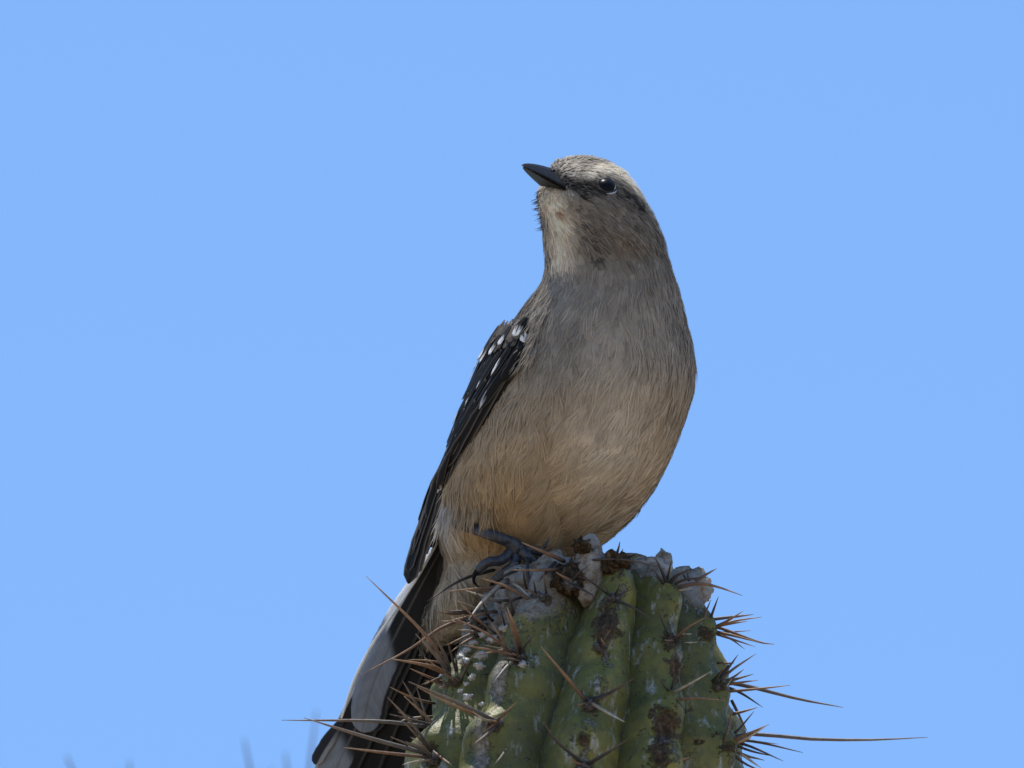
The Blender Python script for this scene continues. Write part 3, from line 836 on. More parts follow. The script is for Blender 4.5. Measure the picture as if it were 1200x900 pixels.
# plumage: many small feathers, each a fan of fine barbs --------------------
def plumage():
    N = 26000
    y = rng.uniform(184.2, 757, N)
    phi = rng.uniform(-math.pi, math.pi, N)
    hd = np.interp(y, YS, T_HD); a = 0.5 * (np.interp(y, YS, T_XR) - np.interp(y, YS, T_XL))
    area = np.sqrt((a * np.cos(phi)) ** 2 + (hd * np.sin(phi)) ** 2)
    dens = area / 135 * (1 + 1.3 * sstep(310, 270, y)) * np.where(np.cos(phi) < -0.25, 0.45, 1.0)
    keep = rng.uniform(0, 1.5, N) < dens
    # extra on the crown where rows are close together
    yc = 184.2 + 16 * rng.uniform(0, 1, 900) ** 1.6
    y = np.concatenate([y[keep], yc]); phi = np.concatenate([phi[keep], rng.uniform(-math.pi, math.pi, 900)])
    p, ty, tp, n = body_frame(y, phi)
    x = p[:, 0]
    # leave the folded wing, bill base and eye free
    wing_zone = (y > 392 + 22 * sstep(0.55, 0.95, (wfx(y) - x) / (wfx(y) - wlx(y)))) & (y < 640) & (x < wfx(y) - 2) & (phi < 0.2)
    wing_zone |= (y > 400) & (y < 640) & (np.cos(phi) < -0.2) & (np.sin(phi) < 0.5)
    eye_zone = np.hypot(x - 711, y - 217) < 10.0
    bill_zone = (x < 646 + (y - 200) * 0.55) & (y > 199) & (y < 217) & (np.cos(phi) > -0.3)
    ok = ~(wing_zone | eye_zone | bill_zone)
    p, ty, tp, n, x, y, phi = (q[ok] for q in (p, ty, tp, n, x, y, phi))
    nF = len(y)
    rnd = rng.uniform(0, 1, nF)
    # direction the feathers lie in
    away = p - np.array([640, 206, -85.0])
    away = away - n * np.sum(away * n, -1, keepdims=True)
    hw = sstep(330, 262, y)[:, None]
    t = unit(unit(away) * hw + ty * (1 - hw))
    # belly feathers sweep gently towards the vent
    sweep = sstep(430, 600, y) * 0.16
    t = unit(t - tp * (sweep * np.sin(phi))[:, None] + tp * (0.16 * wavy(p, 0.035, 3))[:, None] + tp * rng.normal(0, 0.09, nF)[:, None])
    sweepR = sstep(470, 560, y) * 0.42 * np.clip(np.sin(phi), 0, 1)
    t = unit(t - tp * sweepR[:, None])
    # feathers gather into locks
    ci = rng.choice(nF, 900, replace=False)
    near = np.empty(nF, int)
    for a0 in range(0, nF, 2000):
        d2 = ((p[a0:a0 + 2000, None] - p[None, ci]) ** 2).sum(-1) + 900 * (1 - (n[a0:a0 + 2000] @ n[ci].T))
        near[a0:a0 + 2000] = ci[np.argmin(d2, 1)]
    lock_b = rng.normal(0, 1, nF)[near]
    lock_t = rng.normal(0, 1, nF)[near]
    t = unit(t + tp * (lock_t * np.interp(y, [184, 300, 420, 560], [0.05, 0.10, 0.13, 0.15]))[:, None])
    pull = p[near] - p
    pull = pull - n * np.sum(pull * n, -1, keepdims=True) - t * np.sum(pull * t, -1, keepdims=True)
    b = np.cross(n, t)
    L = np.interp(y, [184, 215, 260, 300, 340, 420, 520, 600, 680, 757], [10, 12, 15, 19, 25, 31, 40, 46, 42, 26]) * rng.uniform(0.8, 1.2, nF)
    dist_b = np.hypot(x - 640, y - 212)
    L *= np.clip(dist_b / 45, 0.42, 1)
    wd = L * np.interp(y, [184, 300, 420, 757], [0.30, 0.30, 0.27, 0.22])
    col = plume_col(p, phi, rnd)
    col *= 1.15 * (1 + 0.055 * lock_b)[:, None].clip(0.75, 1.25)
    col *= (1 + 0.09 * rng.normal(size=nF) + 0.07 * wavy(p, 0.09, 5))[:, None].clip(0.6, 1.5)
    NB = 15
    k = np.linspace(-1, 1, NB)[None, :].repeat(nF, 0) + rng.normal(0, 0.08, (nF, NB))
    s_ = np.array([0.0, 0.34, 0.7, 1.0])
    Lb = L[:, None] * (1 - 0.28 * k ** 2) * rng.uniform(0.78, 1.12, (nF, NB))
    stray = rng.uniform(0, 1, (nF, NB)) < 0.04
    Lb *= np.where(stray, 1.3, 1.0)
    lift = rng.uniform(0.3, 1.0, nF)[:, None] * np.interp(y, [184, 260, 420, 757], [0.3, 0.7, 1.5, 2.0])[:, None] + rng.normal(0, 0.15, (nF, NB)) + stray * 2.4
    R = 0.5 * (np.interp(y, YS, T_HD) + 60)
    S3 = s_[None, None, :, None]
    pos = (p[:, None, None, :] + t[:, None, None, :] * Lb[:, :, None, None] * S3
           + b[:, None, None, :] * (wd[:, None] * k)[:, :, None, None] * (0.25 + 0.95 * S3 - 0.25 * S3 ** 2)
           + (pull * np.interp(y, [184, 300, 420, 560], [0.15, 0.32, 0.5, 0.6])[:, None])[:, None, None, :] * S3 ** 1.3
           + n[:, None, None, :] * (lift[:, :, None, None] * np.sin(S3 * 1.9) + 0.25
                                    - ((Lb ** 2) / (2.3 * R[:, None]))[:, :, None, None] * S3 ** 2))
    hwid = np.interp(y, [184, 300, 420, 757], [0.55, 0.62, 0.80, 0.85])[:, None] * rng.uniform(0.7, 1.25, (nF, NB))
    wprof = np.array([1.0, 1.0, 0.72, 0.1])
    # ribbons are rolled a little so that they catch the light differently
    roll = rng.normal(0, 0.2, (nF, NB)) * np.interp(y, [184, 215, 300], [0.4, 0.7, 1.0])[:, None]
    bw = b[:, None] * np.cos(roll)[..., None] + n[:, None] * np.sin(roll)[..., None]
    off = bw[:, :, None, :] * (hwid[:, :, None] * wprof)[..., None]
    V = np.stack([pos - off, pos + off], 3).reshape(-1, 8, 3)
    nS = len(V)
    shade = (1 + 0.04 * rng.normal(size=(nF, NB))).clip(0.6, 1.4)
    dk = np.where(rng.uniform(0, 1, (nF, NB)) < 0.02, 0.72, 1.0)
    cs = col[:, None] * (shade * dk)[..., None]
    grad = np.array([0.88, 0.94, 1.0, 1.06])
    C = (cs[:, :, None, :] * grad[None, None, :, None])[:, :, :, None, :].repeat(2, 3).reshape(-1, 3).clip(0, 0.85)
    q = np.array([[0, 1, 3, 2], [2, 3, 5, 4], [4, 5, 7, 6]])
    F = (np.arange(nS)[:, None, None] * 8 + q[None]).reshape(-1, 4)
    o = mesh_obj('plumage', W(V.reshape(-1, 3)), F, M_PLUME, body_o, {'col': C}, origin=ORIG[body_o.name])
    o['kind'] = 'stuff'
    print('plumage feathers', nF, 'barbs', nS)
plumage()

# long loose flank feathers hanging over the leg -----------------------------
def tufts():
    Vs, Cs = [], []
    NT_ = 420
    for k in range(NT_):
        u = rng.uniform() ** 1.6
        x0 = 512 + 70 * u
        y0 = rng.uniform(505, 603) if k % 3 else rng.uniform(590, 606)
        L = rng.uniform(18, 40) * (1 - 0.25 * u)
        xl, xr, dc, hd = (np.interp(y0, YS, q) for q in (T_XL, T_XR, T_DC, T_HD))
        x0 = max(x0, xl + 5, wfx(y0) + 3)
        sx = np.clip((x0 - 0.5 * (xl + xr)) / (0.5 * (xr - xl)), -0.985, 0.99)
        d0 = dc - hd * math.sqrt(1 - sx * sx) + 2
        low = sstep(570, 600, np.array(y0))
        dirx = 0.16 * math.sin(x0 * 0.5 + y0 * 0.13) + rng.normal(-0.04, 0.10) - 0.10 * (1 - u)
        s_ = np.array([0, 0.34, 0.7, 1.0])
        bulge = 6 + 11 * float(low)
        pos = np.stack([x0 + dirx * L * s_ + rng.normal(0, 1.6) * s_ ** 2, y0 + L * s_, d0 - bulge * np.sin(s_ * 1.75) + rng.normal(0, 1.0) * s_], -1)
        w = rng.uniform(0.45, 0.85) * np.array([0.6, 1, 0.7, 0.1])
        off = np.array([1, 0, rng.normal(0, 0.5)])[None] * w[:, None]
        Vs.append(np.stack([pos - off, pos + off], 1).reshape(-1, 3))
        c = plume_col(np.array([[x0, y0 + 10, d0]]), np.array([-0.8]), np.array([0.9]))[0]
        Cs.append(np.tile(c * rng.uniform(0.8, 1.15), (8, 1)))
    for k in range(230):
        y0 = rng.uniform(362, 424)
        x0 = float(wfx(y0)) + rng.uniform(0, 16)
        xl, xr, dc, hd = (np.interp(y0, YS, q) for q in (T_XL, T_XR, T_DC, T_HD))
        sx = np.clip((x0 - 0.5 * (xl + xr)) / (0.5 * (xr - xl)), -0.985, 0.99)
        d0 = dc - hd * math.sqrt(1 - sx * sx) - 1
        L = rng.uniform(14, 26)
        an = rng.normal(2.02, 0.16)
        s_ = np.array([0, 0.34, 0.7, 1.0])
        pos = np.stack([x0 + math.cos(an) * L * s_, y0 + math.sin(an) * L * s_, d0 - 14 * np.sin(s_ * 1.7)], -1)
        w = rng.uniform(0.45, 0.8) * np.array([0.6, 1, 0.7, 0.1])
        off = np.array([0.9, 0.4, rng.normal(0, 0.4)])[None] * w[:, None]
        Vs.append(np.stack([pos - off, pos + off], 1).reshape(-1, 3))
        c = plume_col(np.array([[x0 + 14, y0 + 4, d0]]), np.array([-0.6]), np.array([0.9]))[0]
        Cs.append(np.tile(c * rng.uniform(0.9, 1.35), (8, 1)))
    NT_ = len(Vs)
    V = np.concatenate(Vs); C = np.concatenate(Cs).clip(0, 0.85)
    q = np.array([[0, 1, 3, 2], [2, 3, 5, 4], [4, 5, 7, 6]])
    F = (np.arange(NT_)[:, None, None] * 8 + q[None]).reshape(-1, 4)
    o = mesh_obj('flank_tuft', W(V), F, M_PLUME, body_o, {'col': C})
    o['kind'] = 'stuff'
tufts()

# bill -------------------------------------------------------------------
def bill_part(name, top, near, far, tip, low, mat, hook):
    """cone-like half of the bill: top / near / far / low corners of its base, running to the tip"""
    ns, na = 18, 20
    ring = [top, near, low, far]
    base = spline(ring + [ring[0]], na + 1)[:-1]
    c0 = base.mean(0)
    V = []
    for i in range(ns):
        s = i / (ns - 1)
        k = (1 - s) ** 0.68 * 0.96 + 0.04
        c = c0 + (np.asarray(tip) - c0) * s + np.array([0, -hook * math.sin(math.pi * s), 0]) + np.array([0, hook * 0.35 * max(0, s - 0.75) / 0.25, 0])
        V.append(c + (base - c0) * k)
    V = np.array(V).reshape(-1, 3)
    f = [tuple(q) for q in grid_faces(ns, na)]
    f.append(tuple(range(na))[::-1]); f.append(tuple((ns - 1) * na + k for k in range(na)))
    return mesh_obj(name, W(V), f, mat, bird)
TIP = (611.5, 193.5, -150.0)
ub = bill_part('upper_mandible', (646, 197, -92), (667, 222, -118), (637, 208, -80), TIP, (650, 217, -102), M_BILL, 0.8)
lb = bill_part('lower_mandible', (650, 213, -100), (668, 226, -117), (632, 217, -82), (613.5, 196, -146), (648, 220.5, -104), M_BILL, 0.0)
# nostril with pale rim
blob('nostril', W((648, 200.0, -114)), np.array((3.2, 1.5, 1.2)) * S, M_EYE, ub, 0.15, 2, 1.0, n=(8, 10))
# bristles of the chin
V = []; C = []
for k in range(46):
    y0 = rng.uniform(222, 270)
    x0 = np.interp(y0, YS, T_XL) + 1
    L = rng.uniform(5, 11)
    ang = rng.normal(2.65, 0.25)
    s_ = np.array([0, 0.5, 1.0])
    pos = np.stack([x0 + math.cos(ang) * L * s_, y0 + math.sin(ang) * L * s_, np.interp(y0, YS, T_DC) - 8 + rng.normal(0, 8) + 0 * s_], -1)
    off = np.array([-math.sin(ang), math.cos(ang), 0.3])[None] * (np.array([0.45, 0.32, 0.06]))[:, None]
    V.append(np.stack([pos - off, pos + off], 1).reshape(-1, 3))
    C.append(np.tile(np.array([0.10, 0.085, 0.07]) * rng.uniform(0.5, 1.5), (6, 1)))
F = (np.arange(46)[:, None, None] * 6 + np.array([[0, 1, 3, 2], [2, 3, 5, 4]])[None]).reshape(-1, 4)
o = mesh_obj('chin_bristles', W(np.concatenate(V)), F, M_PLUME, body_o, {'col': np.concatenate(C)})
o['kind'] = 'stuff'

# eye ----------------------------------------------------------------------
EY, EX = 217.0, 711.0
ph_e = math.asin((EX - 0.5 * (np.interp(EY, YS, T_XL) + np.interp(EY, YS, T_XR))) / (0.5 * (np.interp(EY, YS, T_XR) - np.interp(EY, YS, T_XL))))
pe, tye, tpe, ne = body_frame(np.array([EY]), np.array([ph_e]))
pe, ne = pe[0], ne[0]
ec = pe - ne * 5.5
def sphere_pts(c, r, nu, nv, axis, squash=1.0):
    q = np.array(Vector((0, 0, 1)).rotation_difference(Vector(axis)).to_matrix())
    th = np.linspace(0.001, math.pi - 0.001, nu)[:, None]; ph_ = np.linspace(0, 2 * math.pi, nv, endpoint=False)[None, :]
    d = np.stack([np.sin(th) * np.cos(ph_), np.sin(th) * np.sin(ph_), squash * np.cos(th) + 0 * ph_], -1).reshape(-1, 3)
    return c + (d @ q.T) * r, [tuple(k) for k in grid_faces(nu, nv)]
v, f = sphere_pts(ec, 12.4, 24, 32, ne, 0.86)
eye = mesh_obj('eye', W(v), [q for q in f], M_EYE, bird)
a1 = unit(np.cross(ne, np.array([0, 1.0, 0]))); a2 = np.cross(ne, a1)
if a2[1] < 0: a2 = -a2
def lid(name, t0, t1, r, w, mat, lift):
    tt = np.linspace(t0, t1, 22)
    path = np.array([ec + ne * lift + r * (math.cos(q) * a1 + math.sin(q) * a2) for q in tt])
    rad = w * np.clip(np.sin(np.linspace(0.0, math.pi, 22)) + 0.12, 0, 1)
    v, f = tube(path, rad, 8, up=ne)
    return mesh_obj(name, W(v), f, mat, eye)
tl = 1 if a1[0] > 0 else -1
lid('eyelid', -math.pi, math.pi, 11.2, 1.7, M_LID_DARK, 5.4)
if tl > 0:
    lid('lower_eyelid', 0.5, 1.9, 13.0, 1.4, M_LID, 4.6)
else:
    lid('lower_eyelid', math.pi - 1.9, math.pi - 0.5, 13.0, 1.4, M_LID, 4.6)

# feathers as blades -----------------------------------------------------
def blade(name, cl, nrm, half, prof, colfun, parent, camber=0.12, ac=9, skew=0.0, curl=0.0, rough=1.0):
    """cl (n,3) centre line base->tip in measured space, nrm (n,3), half width, prof(n) width profile"""
    cl = np.asarray(cl, float); n = len(cl)
    t = unit(np.gradient(cl, axis=0))
    bvec = unit(np.cross(nrm, t))
    w = np.linspace(-1, 1, ac)
    fray = 1 + rough * (0.05 * np.sin(np.linspace(0, 40, n) + half) * np.linspace(0, 1, n) + rng.normal(0, 0.025, n))
    prof = prof * fray
    V = cl[:, None] + bvec[:, None] * (half * prof[:, None] * (w + skew)[None])[..., None] - nrm[:, None] * (camber * half * prof[:, None] * (w ** 2)[None])[..., None]
    if curl:
        V -= nrm[:, None] * (half * curl * np.clip(-w - 0.45, 0, 1) ** 2)[None, :, None]
    # raised shaft
    V += nrm[:, None] * (0.35 * np.exp(-(w / 0.08) ** 2))[None, :, None]
    s = np.linspace(0, 1, n)
    Sg, Wg = np.meshgrid(s, w, indexing='ij')
    col = colfun(Sg.ravel(), Wg.ravel())
    va = np.stack([Sg.ravel() * 1.0, 0.5 + 0.5 * Wg.ravel(), 0 * Sg.ravel()], -1)
    # two skins 0.3 px apart give the vane a thickness
    top = V.reshape(-1, 3)
    nn = np.repeat(nrm[:, None], ac, 1).reshape(-1, 3)
    bot = top - nn * 0.35
    gf = grid_faces(n, ac, wrap=False)
    N0 = len(top)
    edge = [r * ac for r in range(n)] + [(n - 1) * ac + k for k in range(1, ac)] + [r * ac + ac - 1 for r in range(n - 2, -1, -1)] + [k for k in range(ac - 2, 0, -1)]
    f = [tuple(q) for q in gf] + [tuple(q[::-1] + N0) for q in gf]
    for a, b in zip(edge, edge[1:] + edge[:1]):
        f.append((a, b, b + N0, a + N0))
    return mesh_obj(name, W(np.vstack([top, bot])), f, M_VANE, parent, {'col': np.vstack([col, col]), 'vane': np.vstack([va, va])})
def rounded(n, base=0.55, tipk=0.16):
    s = np.linspace(0, 1, n)
    return np.clip((base + (1 - base) * sstep(0, 0.45, s)) * np.sqrt(np.clip(1 - (np.clip(s - (1 - tipk), 0, 1) / tipk) ** 2, 0.02, 1)), 0.03, 1)
BLACK = np.array([0.011, 0.010, 0.010]); WHITE = np.array([0.84, 0.83, 0.80]); EDGE = np.array([0.21, 0.19, 0.17])
def wing_col(white=0.0, edge=0.5, base=BLACK, wside=0, rag=0.4):
    r0 = rng.uniform(0, 6.28)
    def fn(s, w):
        c = np.tile(base, (len(s), 1)) * (1 + 0.25 * np.sin(s * 23)[:, None] * 0.3)
        c = lerp(c, EDGE, (np.abs(w) > 0.92) * edge)
        if white > 0:
            m = sstep(1 - white - 0.04, 1 - white + 0.05, s + 0.05 * np.sin(w * 5) + 0.09 * rag * np.sin(w * 9 + r0) + 0.06 * rag * np.sin(w * 21 + 2 * r0))
            if wside:
                m = m * sstep(-0.15, 0.2, w * wside)
            c = lerp(c, WHITE, m)
        return c
    return fn

# the folded wing on the flank: surface running from its front edge round to the back
def wing_surf(y, al):
    xf, xl_ = wfx(y), wlx(y)
    bxl, bxr, dc, hd = (np.interp(np.minimum(y, 640), YS, q) for q in (T_XL, T_XR, T_DC, T_HD))
    cx, a = 0.5 * (bxl + bxr), 0.5 * (bxr - bxl)
    sx = np.clip((xf - cx) / a, -0.995, 0)
    df = dc - hd * np.sqrt(1 - sx ** 2) - 7
    df = df + (dc - 22 - df) * sstep(560, 640, y)
    u = np.sin(al)
    x = xf + (xl_ - xf) * u
    d = np.where(al <= math.pi / 2, dc + (df - dc) * np.cos(np.minimum(al, math.pi / 2)), dc - 1.25 * (df - dc) * -np.cos(al))
    d = np.where(al <= math.pi / 2, d, dc + np.abs(df - dc) * 1.2 * -np.cos(al))
    xb = np.where(al <= math.pi / 2, x, xl_ + (cx - xl_) * 0.55 * (1 - np.sin(al)))
    return np.stack([xb, y, d], -1)
def al_of(x, y):
    return math.asin(float(np.clip((x - wfx(y)) / (wlx(y) - wfx(y)), 0, 1)))
def wing_normal(y, al):
    e = 0.02
    ta = wing_surf(y, al + e) - wing_surf(y, al - e)
    tyy = wing_surf(y + 1, al) - wing_surf(y - 1, al)
    n = unit(np.cross(ta, tyy))
    out = wing_surf(y, al) - np.stack([wfx(y) + 40, y, np.interp(np.minimum(y, 640), YS, T_DC)], -1)
    return n * np.sign(np.sum(n * out, -1, keepdims=True))
# base shell of the wing (arm and skin under the feathers)
ya = np.linspace(372, 640, 40); aa = np.linspace(0.12, 2.5, 16)
Yw, Aw = np.meshgrid(ya, aa, indexing='ij')
pw = wing_surf(Yw.ravel(), Aw.ravel()); nw = wing_normal(Yw.ravel(), Aw.ravel())
pin = pw - nw * 3.0; pin2 = pw - nw * 9.0
gf = grid_faces(40, 16, wrap=False)
N0 = len(pin)
edge = [r * 16 for r in range(40)] + [39 * 16 + k for k in range(1, 16)] + [r * 16 + 15 for r in range(38, -1, -1)] + list(range(14, 0, -1))
f = [tuple(q) for q in gf] + [tuple(q[::-1] + N0) for q in gf] + [(a, b, b + N0, a + N0) for a, b in zip(edge, edge[1:] + edge[:1])]
wing = mesh_obj('wing', W(np.vstack([pin, pin2])), f, M_VANE, bird, {'col': np.tile(BLACK, (2 * N0, 1)), 'vane': np.full((2 * N0, 3), 0.5)})
wing['label'] = 'folded black wing with white spotted coverts'

def wing_feather(name, p0, p1, half, layer, colfun, n=14, tipk=0.2, camber=0.14):
    """p0, p1: (x, y) places on the wing, or (alpha, y) when x < 10"""
    a0 = p0[0] if p0[0] < 10 else al_of(*p0)
    a1 = p1[0] if p1[0] < 10 else al_of(*p1)
    s = np.linspace(0, 1, n)
    y = p0[1] + (p1[1] - p0[1]) * s
    al = a0 + (a1 - a0) * s
    nr = wing_normal(y, al)
    c = wing_surf(y, al) + nr * (layer + 0.6 * s)[:, None]
    return blade(name, c, nr, half, rounded(n, 0.6, tipk), colfun, wing, camber)
# long flight feathers
for k, (x0, y0, x1, y1, hw_) in enumerate([(0.95, 520, 0.95, 684, 15), (0.75, 510, 0.80, 676, 15), (1.15, 500, 1.2, 672, 13), (0.55, 500, 0.6, 655, 13), (1.3, 480, 1.4, 655, 12),
                                      (0.4, 480, 0.45, 632, 12), (0.25, 460, 0.30, 612, 12), (1.5, 460, 1.6, 640, 12), (1.75, 440, 1.9, 620, 13), (2.0, 420, 2.2, 600, 14)]):
    wing_feather('flight_feather', (x0, y0), (x1, y1), hw_, -1.0 + 0.25 * k, wing_col(0, 0.8), 18, 0.10)
# secondaries
for k, (x0, y0, x1, y1, hw_) in enumerate([(0.10, 395, 0.12, 578, 11), (0.28, 392, 0.30, 560, 11), (0.48, 392, 0.5, 548, 11), (0.7, 392, 0.72, 540, 11), (0.95, 392, 0.98, 532, 11), (1.2, 392, 1.25, 525, 11),
                                      (1.5, 390, 1.55, 520, 12), (1.8, 390, 1.85, 515, 13), (2.1, 390, 2.15, 515, 14)]):
    wing_feather('flight_feather', (x0, y0), (x1, y1), hw_, 1.2 + 0.22 * k, wing_col(0, 0.7), 18, 0.12)
# greater coverts, some tipped white
for k, (x0, y0, x1, y1, hw_, wt, sd) in enumerate([(610, 402, 564, 480, 6, 0.15, -1), (602, 398, 578, 442, 4.6, 0.36, -1), (590, 410, 561, 458, 5.5, 0.16, -1), (572, 445, 535, 512, 5, 0.24, 1), (580, 418, 544, 484, 5.5, 0.16, 1),
                                          (566, 440, 530, 498, 5, 0.18, 1), (613, 400, 590, 446, 7, 0.0, 0), (560, 470, 527, 530, 5, 0.12, 1), (572, 428, 545, 470, 6, 0.0, 0), (548, 480, 522, 548, 4.5, 0.14, 1), (538, 510, 514, 578, 4.5, 0.12, 1), (553, 462, 534, 512, 4.2, 0.16, -1)]):
    wing_feather('covert_feather', (x0, y0), (x1, y1), hw_, 3.2 + 0.18 * k, wing_col(wt, 0.5, wside=sd), 16, 0.25)
for k in range(4):
    wing_feather('covert_feather', (1.5 + 0.25 * k, 400), (1.5 + 0.25 * k, 470), 11, 4.2 + 0.3 * k, wing_col(0.1, 0.5), 12, 0.3)
# median coverts with the row of white tips
for k, (x1, y1) in enumerate([(614, 404), (605, 397), (588, 407), (577, 418), (567, 427), (559, 434), (551, 446)]):
    wing_feather('covert_feather', (min(x1 + 14, 622), y1 - 24), (x1, y1), 5.2, 5.0 + 0.15 * k, wing_col(0.34, 0.3, base=np.array([0.02, 0.017, 0.015]), rag=1.5), 12, 0.10, 0.03)
for k in range(4):
    wing_feather('covert_feather', (1.5 + 0.25 * k, 385), (1.5 + 0.25 * k, 425), 10, 6.4 + 0.3 * k, wing_col(0.25, 0.5), 12, 0.3)
# small brown coverts of the shoulder
for k in range(46):
    al = rng.uniform(0.25, 1.5)
    y0 = rng.uniform(376, 398)
    br = np.array([0.17, 0.14, 0.11]) * rng.uniform(0.35, 1.2)
    wing_feather('covert_feather', (al, y0), (al + rng.normal(0, 0.03), y0 + rng.uniform(14, 20)), rng.uniform(3.5, 4.8), 3.2 + 0.04 * k, wing_col(0.0, 0.9, base=br), 9, 0.4)

# the other wing, on the far side of the body
def far_wing():
    ys = np.linspace(380, 640, 30); phs = np.linspace(1.95, 2.9, 10)
    Y2, P2 = np.meshgrid(ys, phs, indexing='ij')
    p, ty, tp, n = body_frame(Y2.ravel(), P2.ravel())
    a, b = p + n * 2, p + n * 0.2
    N0 = len(a); gf = grid_faces(30, 10, wrap=False)
    ed = [r * 10 for r in range(30)] + [29 * 10 + k for k in range(1, 10)] + [r * 10 + 9 for r in range(28, -1, -1)] + list(range(8, 0, -1))
    f = [tuple(q) for q in gf] + [tuple(q[::-1] + N0) for q in gf] + [(i, j, j + N0, i + N0) for i, j in zip(ed, ed[1:] + ed[:1])]
    w2 = mesh_obj('wing', W(np.vstack([a, b])), f, M_VANE, bird, {'col': np.tile(BLACK, (2 * N0, 1)), 'vane': np.full((2 * N0, 3), 0.5)})
    for k in range(9):
        phk = 1.98 + 0.10 * k
        s = np.linspace(0, 1, 16)
        yy = 400 + 10 * k * 0 + (640 - 8 * k - 400) * s
        p, ty, tp, n = body_frame(yy, np.full(16, phk))
        blade('flight_feather', p + n * (3 + 0.3 * k), n, 13, rounded(16, 0.6, 0.12), wing_col(0, 0.8), w2)
    for k in range(8):
        phk = 1.95 + 0.11 * k
        s = np.linspace(0, 1, 12)
        p, ty, tp, n = body_frame(375 + 60 * s, np.full(12, phk))
        blade('covert_feather', p + n * (6 + 0.3 * k), n, 10, rounded(12, 0.6, 0.3), wing_col(0.2, 0.5), w2)
far_wing()

# tail ---------------------------------------------------------------------
def tail():
    v, f = tube(W(np.array([(545, 640, -38), (530, 670, -34), (512, 705, -28), (500, 735, -24)])), np.array([26, 24, 18, 8]) * S, 14, up=(0, 1, 0), squash=0.5)
    root = mesh_obj('tail', v, f, M_BODY, bird, {'col': np.tile([0.03, 0.027, 0.025], (len(v), 1))})
    def fc(kind):
        def fn(s, w):
            c = np.tile(np.array([0.017, 0.016, 0.016]), (len(s), 1))
            if kind == 0:      # outermost: pale outer web, white end patch
                c = lerp(c, (0.78, 0.77, 0.75), (w < -0.48) * 1.0)
                m = sstep(0.44, 0.49, s - 0.10 * (w + 0.2)) * (w < 0.72)
                c = lerp(c, (0.24, 0.26, 0.29), m)
            elif kind == 1:
                m = sstep(0.66, 0.72, s - 0.06 * w) * (w < 0.55)
                c = lerp(c, (0.26, 0.275, 0.30), m)
                c = lerp(c, (0.55, 0.54, 0.52), (w < -0.86) * 1.0)
            elif kind == 2:
                c = lerp(c, (0.24, 0.25, 0.26), sstep(0.80, 0.84, s) * (w < 0.4))
            c = lerp(c, (0.07, 0.065, 0.062), (np.abs(w) > 0.9) * (c[:, 0] < 0.1))
            kk = s - 0.16 * np.abs(w)
            st = np.sin(kk * 61 + 1.3 * kind) + np.sin(kk * 137 + 2) + np.sin(kk * 233 + w * 2) + 0.8 * np.sin(w * 17 + kind)
            c = c * (1 + 0.055 * st)[:, None]
            c = lerp(c, (0.16, 0.15, 0.14), np.exp(-(w / 0.05) ** 2) * 0.7)
            return c
        return fn
    nrm0 = unit(np.array([-0.20, -0.10, -1.0]))
    # measured centre lines, outermost first; all of them start under the coverts
    lines = [([(524, 630, -40), (478, 716, -34), (438, 800, -30), (424, 858, -27)], 25, 0), ([(527, 632, -37), (484, 724, -30), (436, 816, -26), (398, 892, -22), (385, 930, -20)], 25, 1),
             ([(532, 636, -34), (498, 732, -26), (450, 830, -22), (412, 915, -18), (398, 950, -16)], 25, 2), ([(536, 640, -31), (510, 740, -22), (470, 840, -18), (432, 935, -14)], 25, 3),
             ([(540, 642, -28), (522, 745, -18), (490, 850, -14), (456, 950, -10)], 25, 3), ([(544, 645, -25), (534, 750, -14), (508, 860, -10), (480, 960, -6)], 25, 3),
             ([(548, 645, -22), (545, 750, -11), (526, 860, -6), (500, 960, -2)], 25, 3), ([(530, 636, -30), (492, 726, -20), (444, 824, -15), (404, 900, -10), (388, 935, -8)], 24, 3)]
    for k, (pts, hw_, kind) in enumerate(lines):
        c = spline(pts, 64)
        tl_ = np.repeat(nrm0[None], 64, 0)
        blade('tail_feather', c, tl_, hw_, rounded(64, 0.50, 0.10), fc(kind), root, camber=0.10, ac=25, curl=1.1 if kind == 0 else 0.0, rough=0.35)
    # folded dark outer tip curling past the edge
    c = spline([(402, 842, -20), (388, 862, -18), (374, 884, -16), (369, 896, -15)], 14)
    blade('tail_feather', c, np.repeat(unit(np.array([-0.5, -0.1, -0.8]))[None], 14, 0), 9, rounded(14, 0.5, 0.3), lambda s, w: lerp(np.tile(np.array([0.03, 0.028, 0.027]), (len(s), 1)), (0.32, 0.31, 0.30), (w > 0.35) * sstep(0.1, 0.5, s)), root)
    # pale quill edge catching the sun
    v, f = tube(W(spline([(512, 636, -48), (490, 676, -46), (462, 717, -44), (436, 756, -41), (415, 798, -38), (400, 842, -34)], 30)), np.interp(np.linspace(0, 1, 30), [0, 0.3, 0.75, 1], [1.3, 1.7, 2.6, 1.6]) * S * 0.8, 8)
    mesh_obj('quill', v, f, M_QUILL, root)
tail()

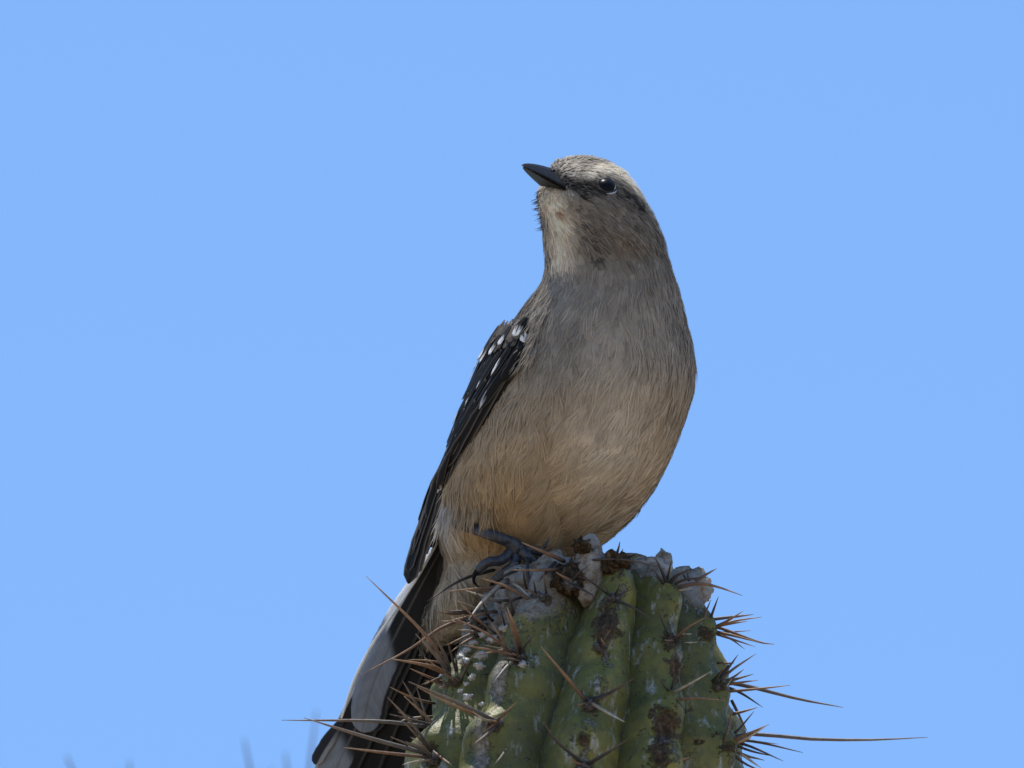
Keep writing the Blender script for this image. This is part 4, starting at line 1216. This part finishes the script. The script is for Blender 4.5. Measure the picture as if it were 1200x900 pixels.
# leg and foot ----------------------------------------------------------------
def leg(points_tarsus, toes, dz=0.0):
    path = spline(points_tarsus, 26)
    s = np.linspace(0, 1, 26)
    rad = np.interp(s, [0, 0.2, 0.7, 0.9, 1], [6.6, 6.4, 7.2, 10.2, 9.5]) * (1 + 0.04 * np.sin(s * 75))
    v, f = tube(W(path), rad * S, 14, squash=1.0)
    lg = mesh_obj('leg', v, f, M_LEG, bird)
    for pts, r0, claw in toes:
        c = spline(pts, 22)
        s = np.linspace(0, 1, 22)
        rr = r0 * (1 - 0.22 * s) * (1 + 0.10 * np.abs(np.sin(s * 13)))
        v, f = tube(W(c), rr * S, 12)
        toe = mesh_obj('toe', v, f, M_LEG, lg)
        c = spline(claw, 12)
        v, f = tube(W(c), np.linspace(r0 * 0.62, 0.5, 12) * S, 8)
        mesh_obj('claw', v, f, M_BILL, lg)
dF = depth_of(foot_contact)
leg([(526, 610, -84), (548, 617, -116), (576, 627, -141), (598, 636, dF - 12), (608, 645, dF - 8)],
    [([(604, 642, dF - 6), (588, 656, dF - 16), (572, 659, dF - 20), (561, 668, dF - 14)], 6.4, [(563, 665, dF - 15), (556, 674, dF - 14), (556, 683, dF - 8), (563, 689, dF + 2)]),
     ([(606, 642, dF - 8), (618, 652, dF - 14), (626, 664, dF - 8), (622, 676, dF + 2)], 6.6, [(624, 672, dF - 1), (622, 682, dF + 2), (616, 690, dF + 8)]),
     ([(604, 644, dF - 4), (604, 660, dF - 16), (592, 670, dF - 14), (580, 680, dF - 4)], 6.0, [(583, 677, dF - 6), (576, 685, dF - 2), (574, 692, dF + 6)]),
     ([(608, 643, dF - 4), (626, 645, dF - 2), (640, 652, dF + 6), (648, 662, dF + 12)], 5.6, [(646, 659, dF + 11), (653, 666, dF + 14), (654, 674, dF + 18)])])
dB = dF + 80
leg([(660, 628, dB - 10), (664, 640, dB - 4), (668, 655, dB), (670, 668, dB)],
    [([(670, 664, dB), (684, 672, dB - 6), (694, 682, dB)], 6, [(692, 680, dB), (700, 686, dB), (702, 692, dB + 4)]), ([(670, 664, dB), (672, 676, dB - 8), (666, 688, dB)], 6, [(667, 686, dB), (664, 694, dB), (662, 700, dB + 4)]),
     ([(670, 664, dB), (656, 672, dB - 4), (648, 682, dB)], 6, [(650, 680, dB), (643, 686, dB), (640, 692, dB + 4)])])
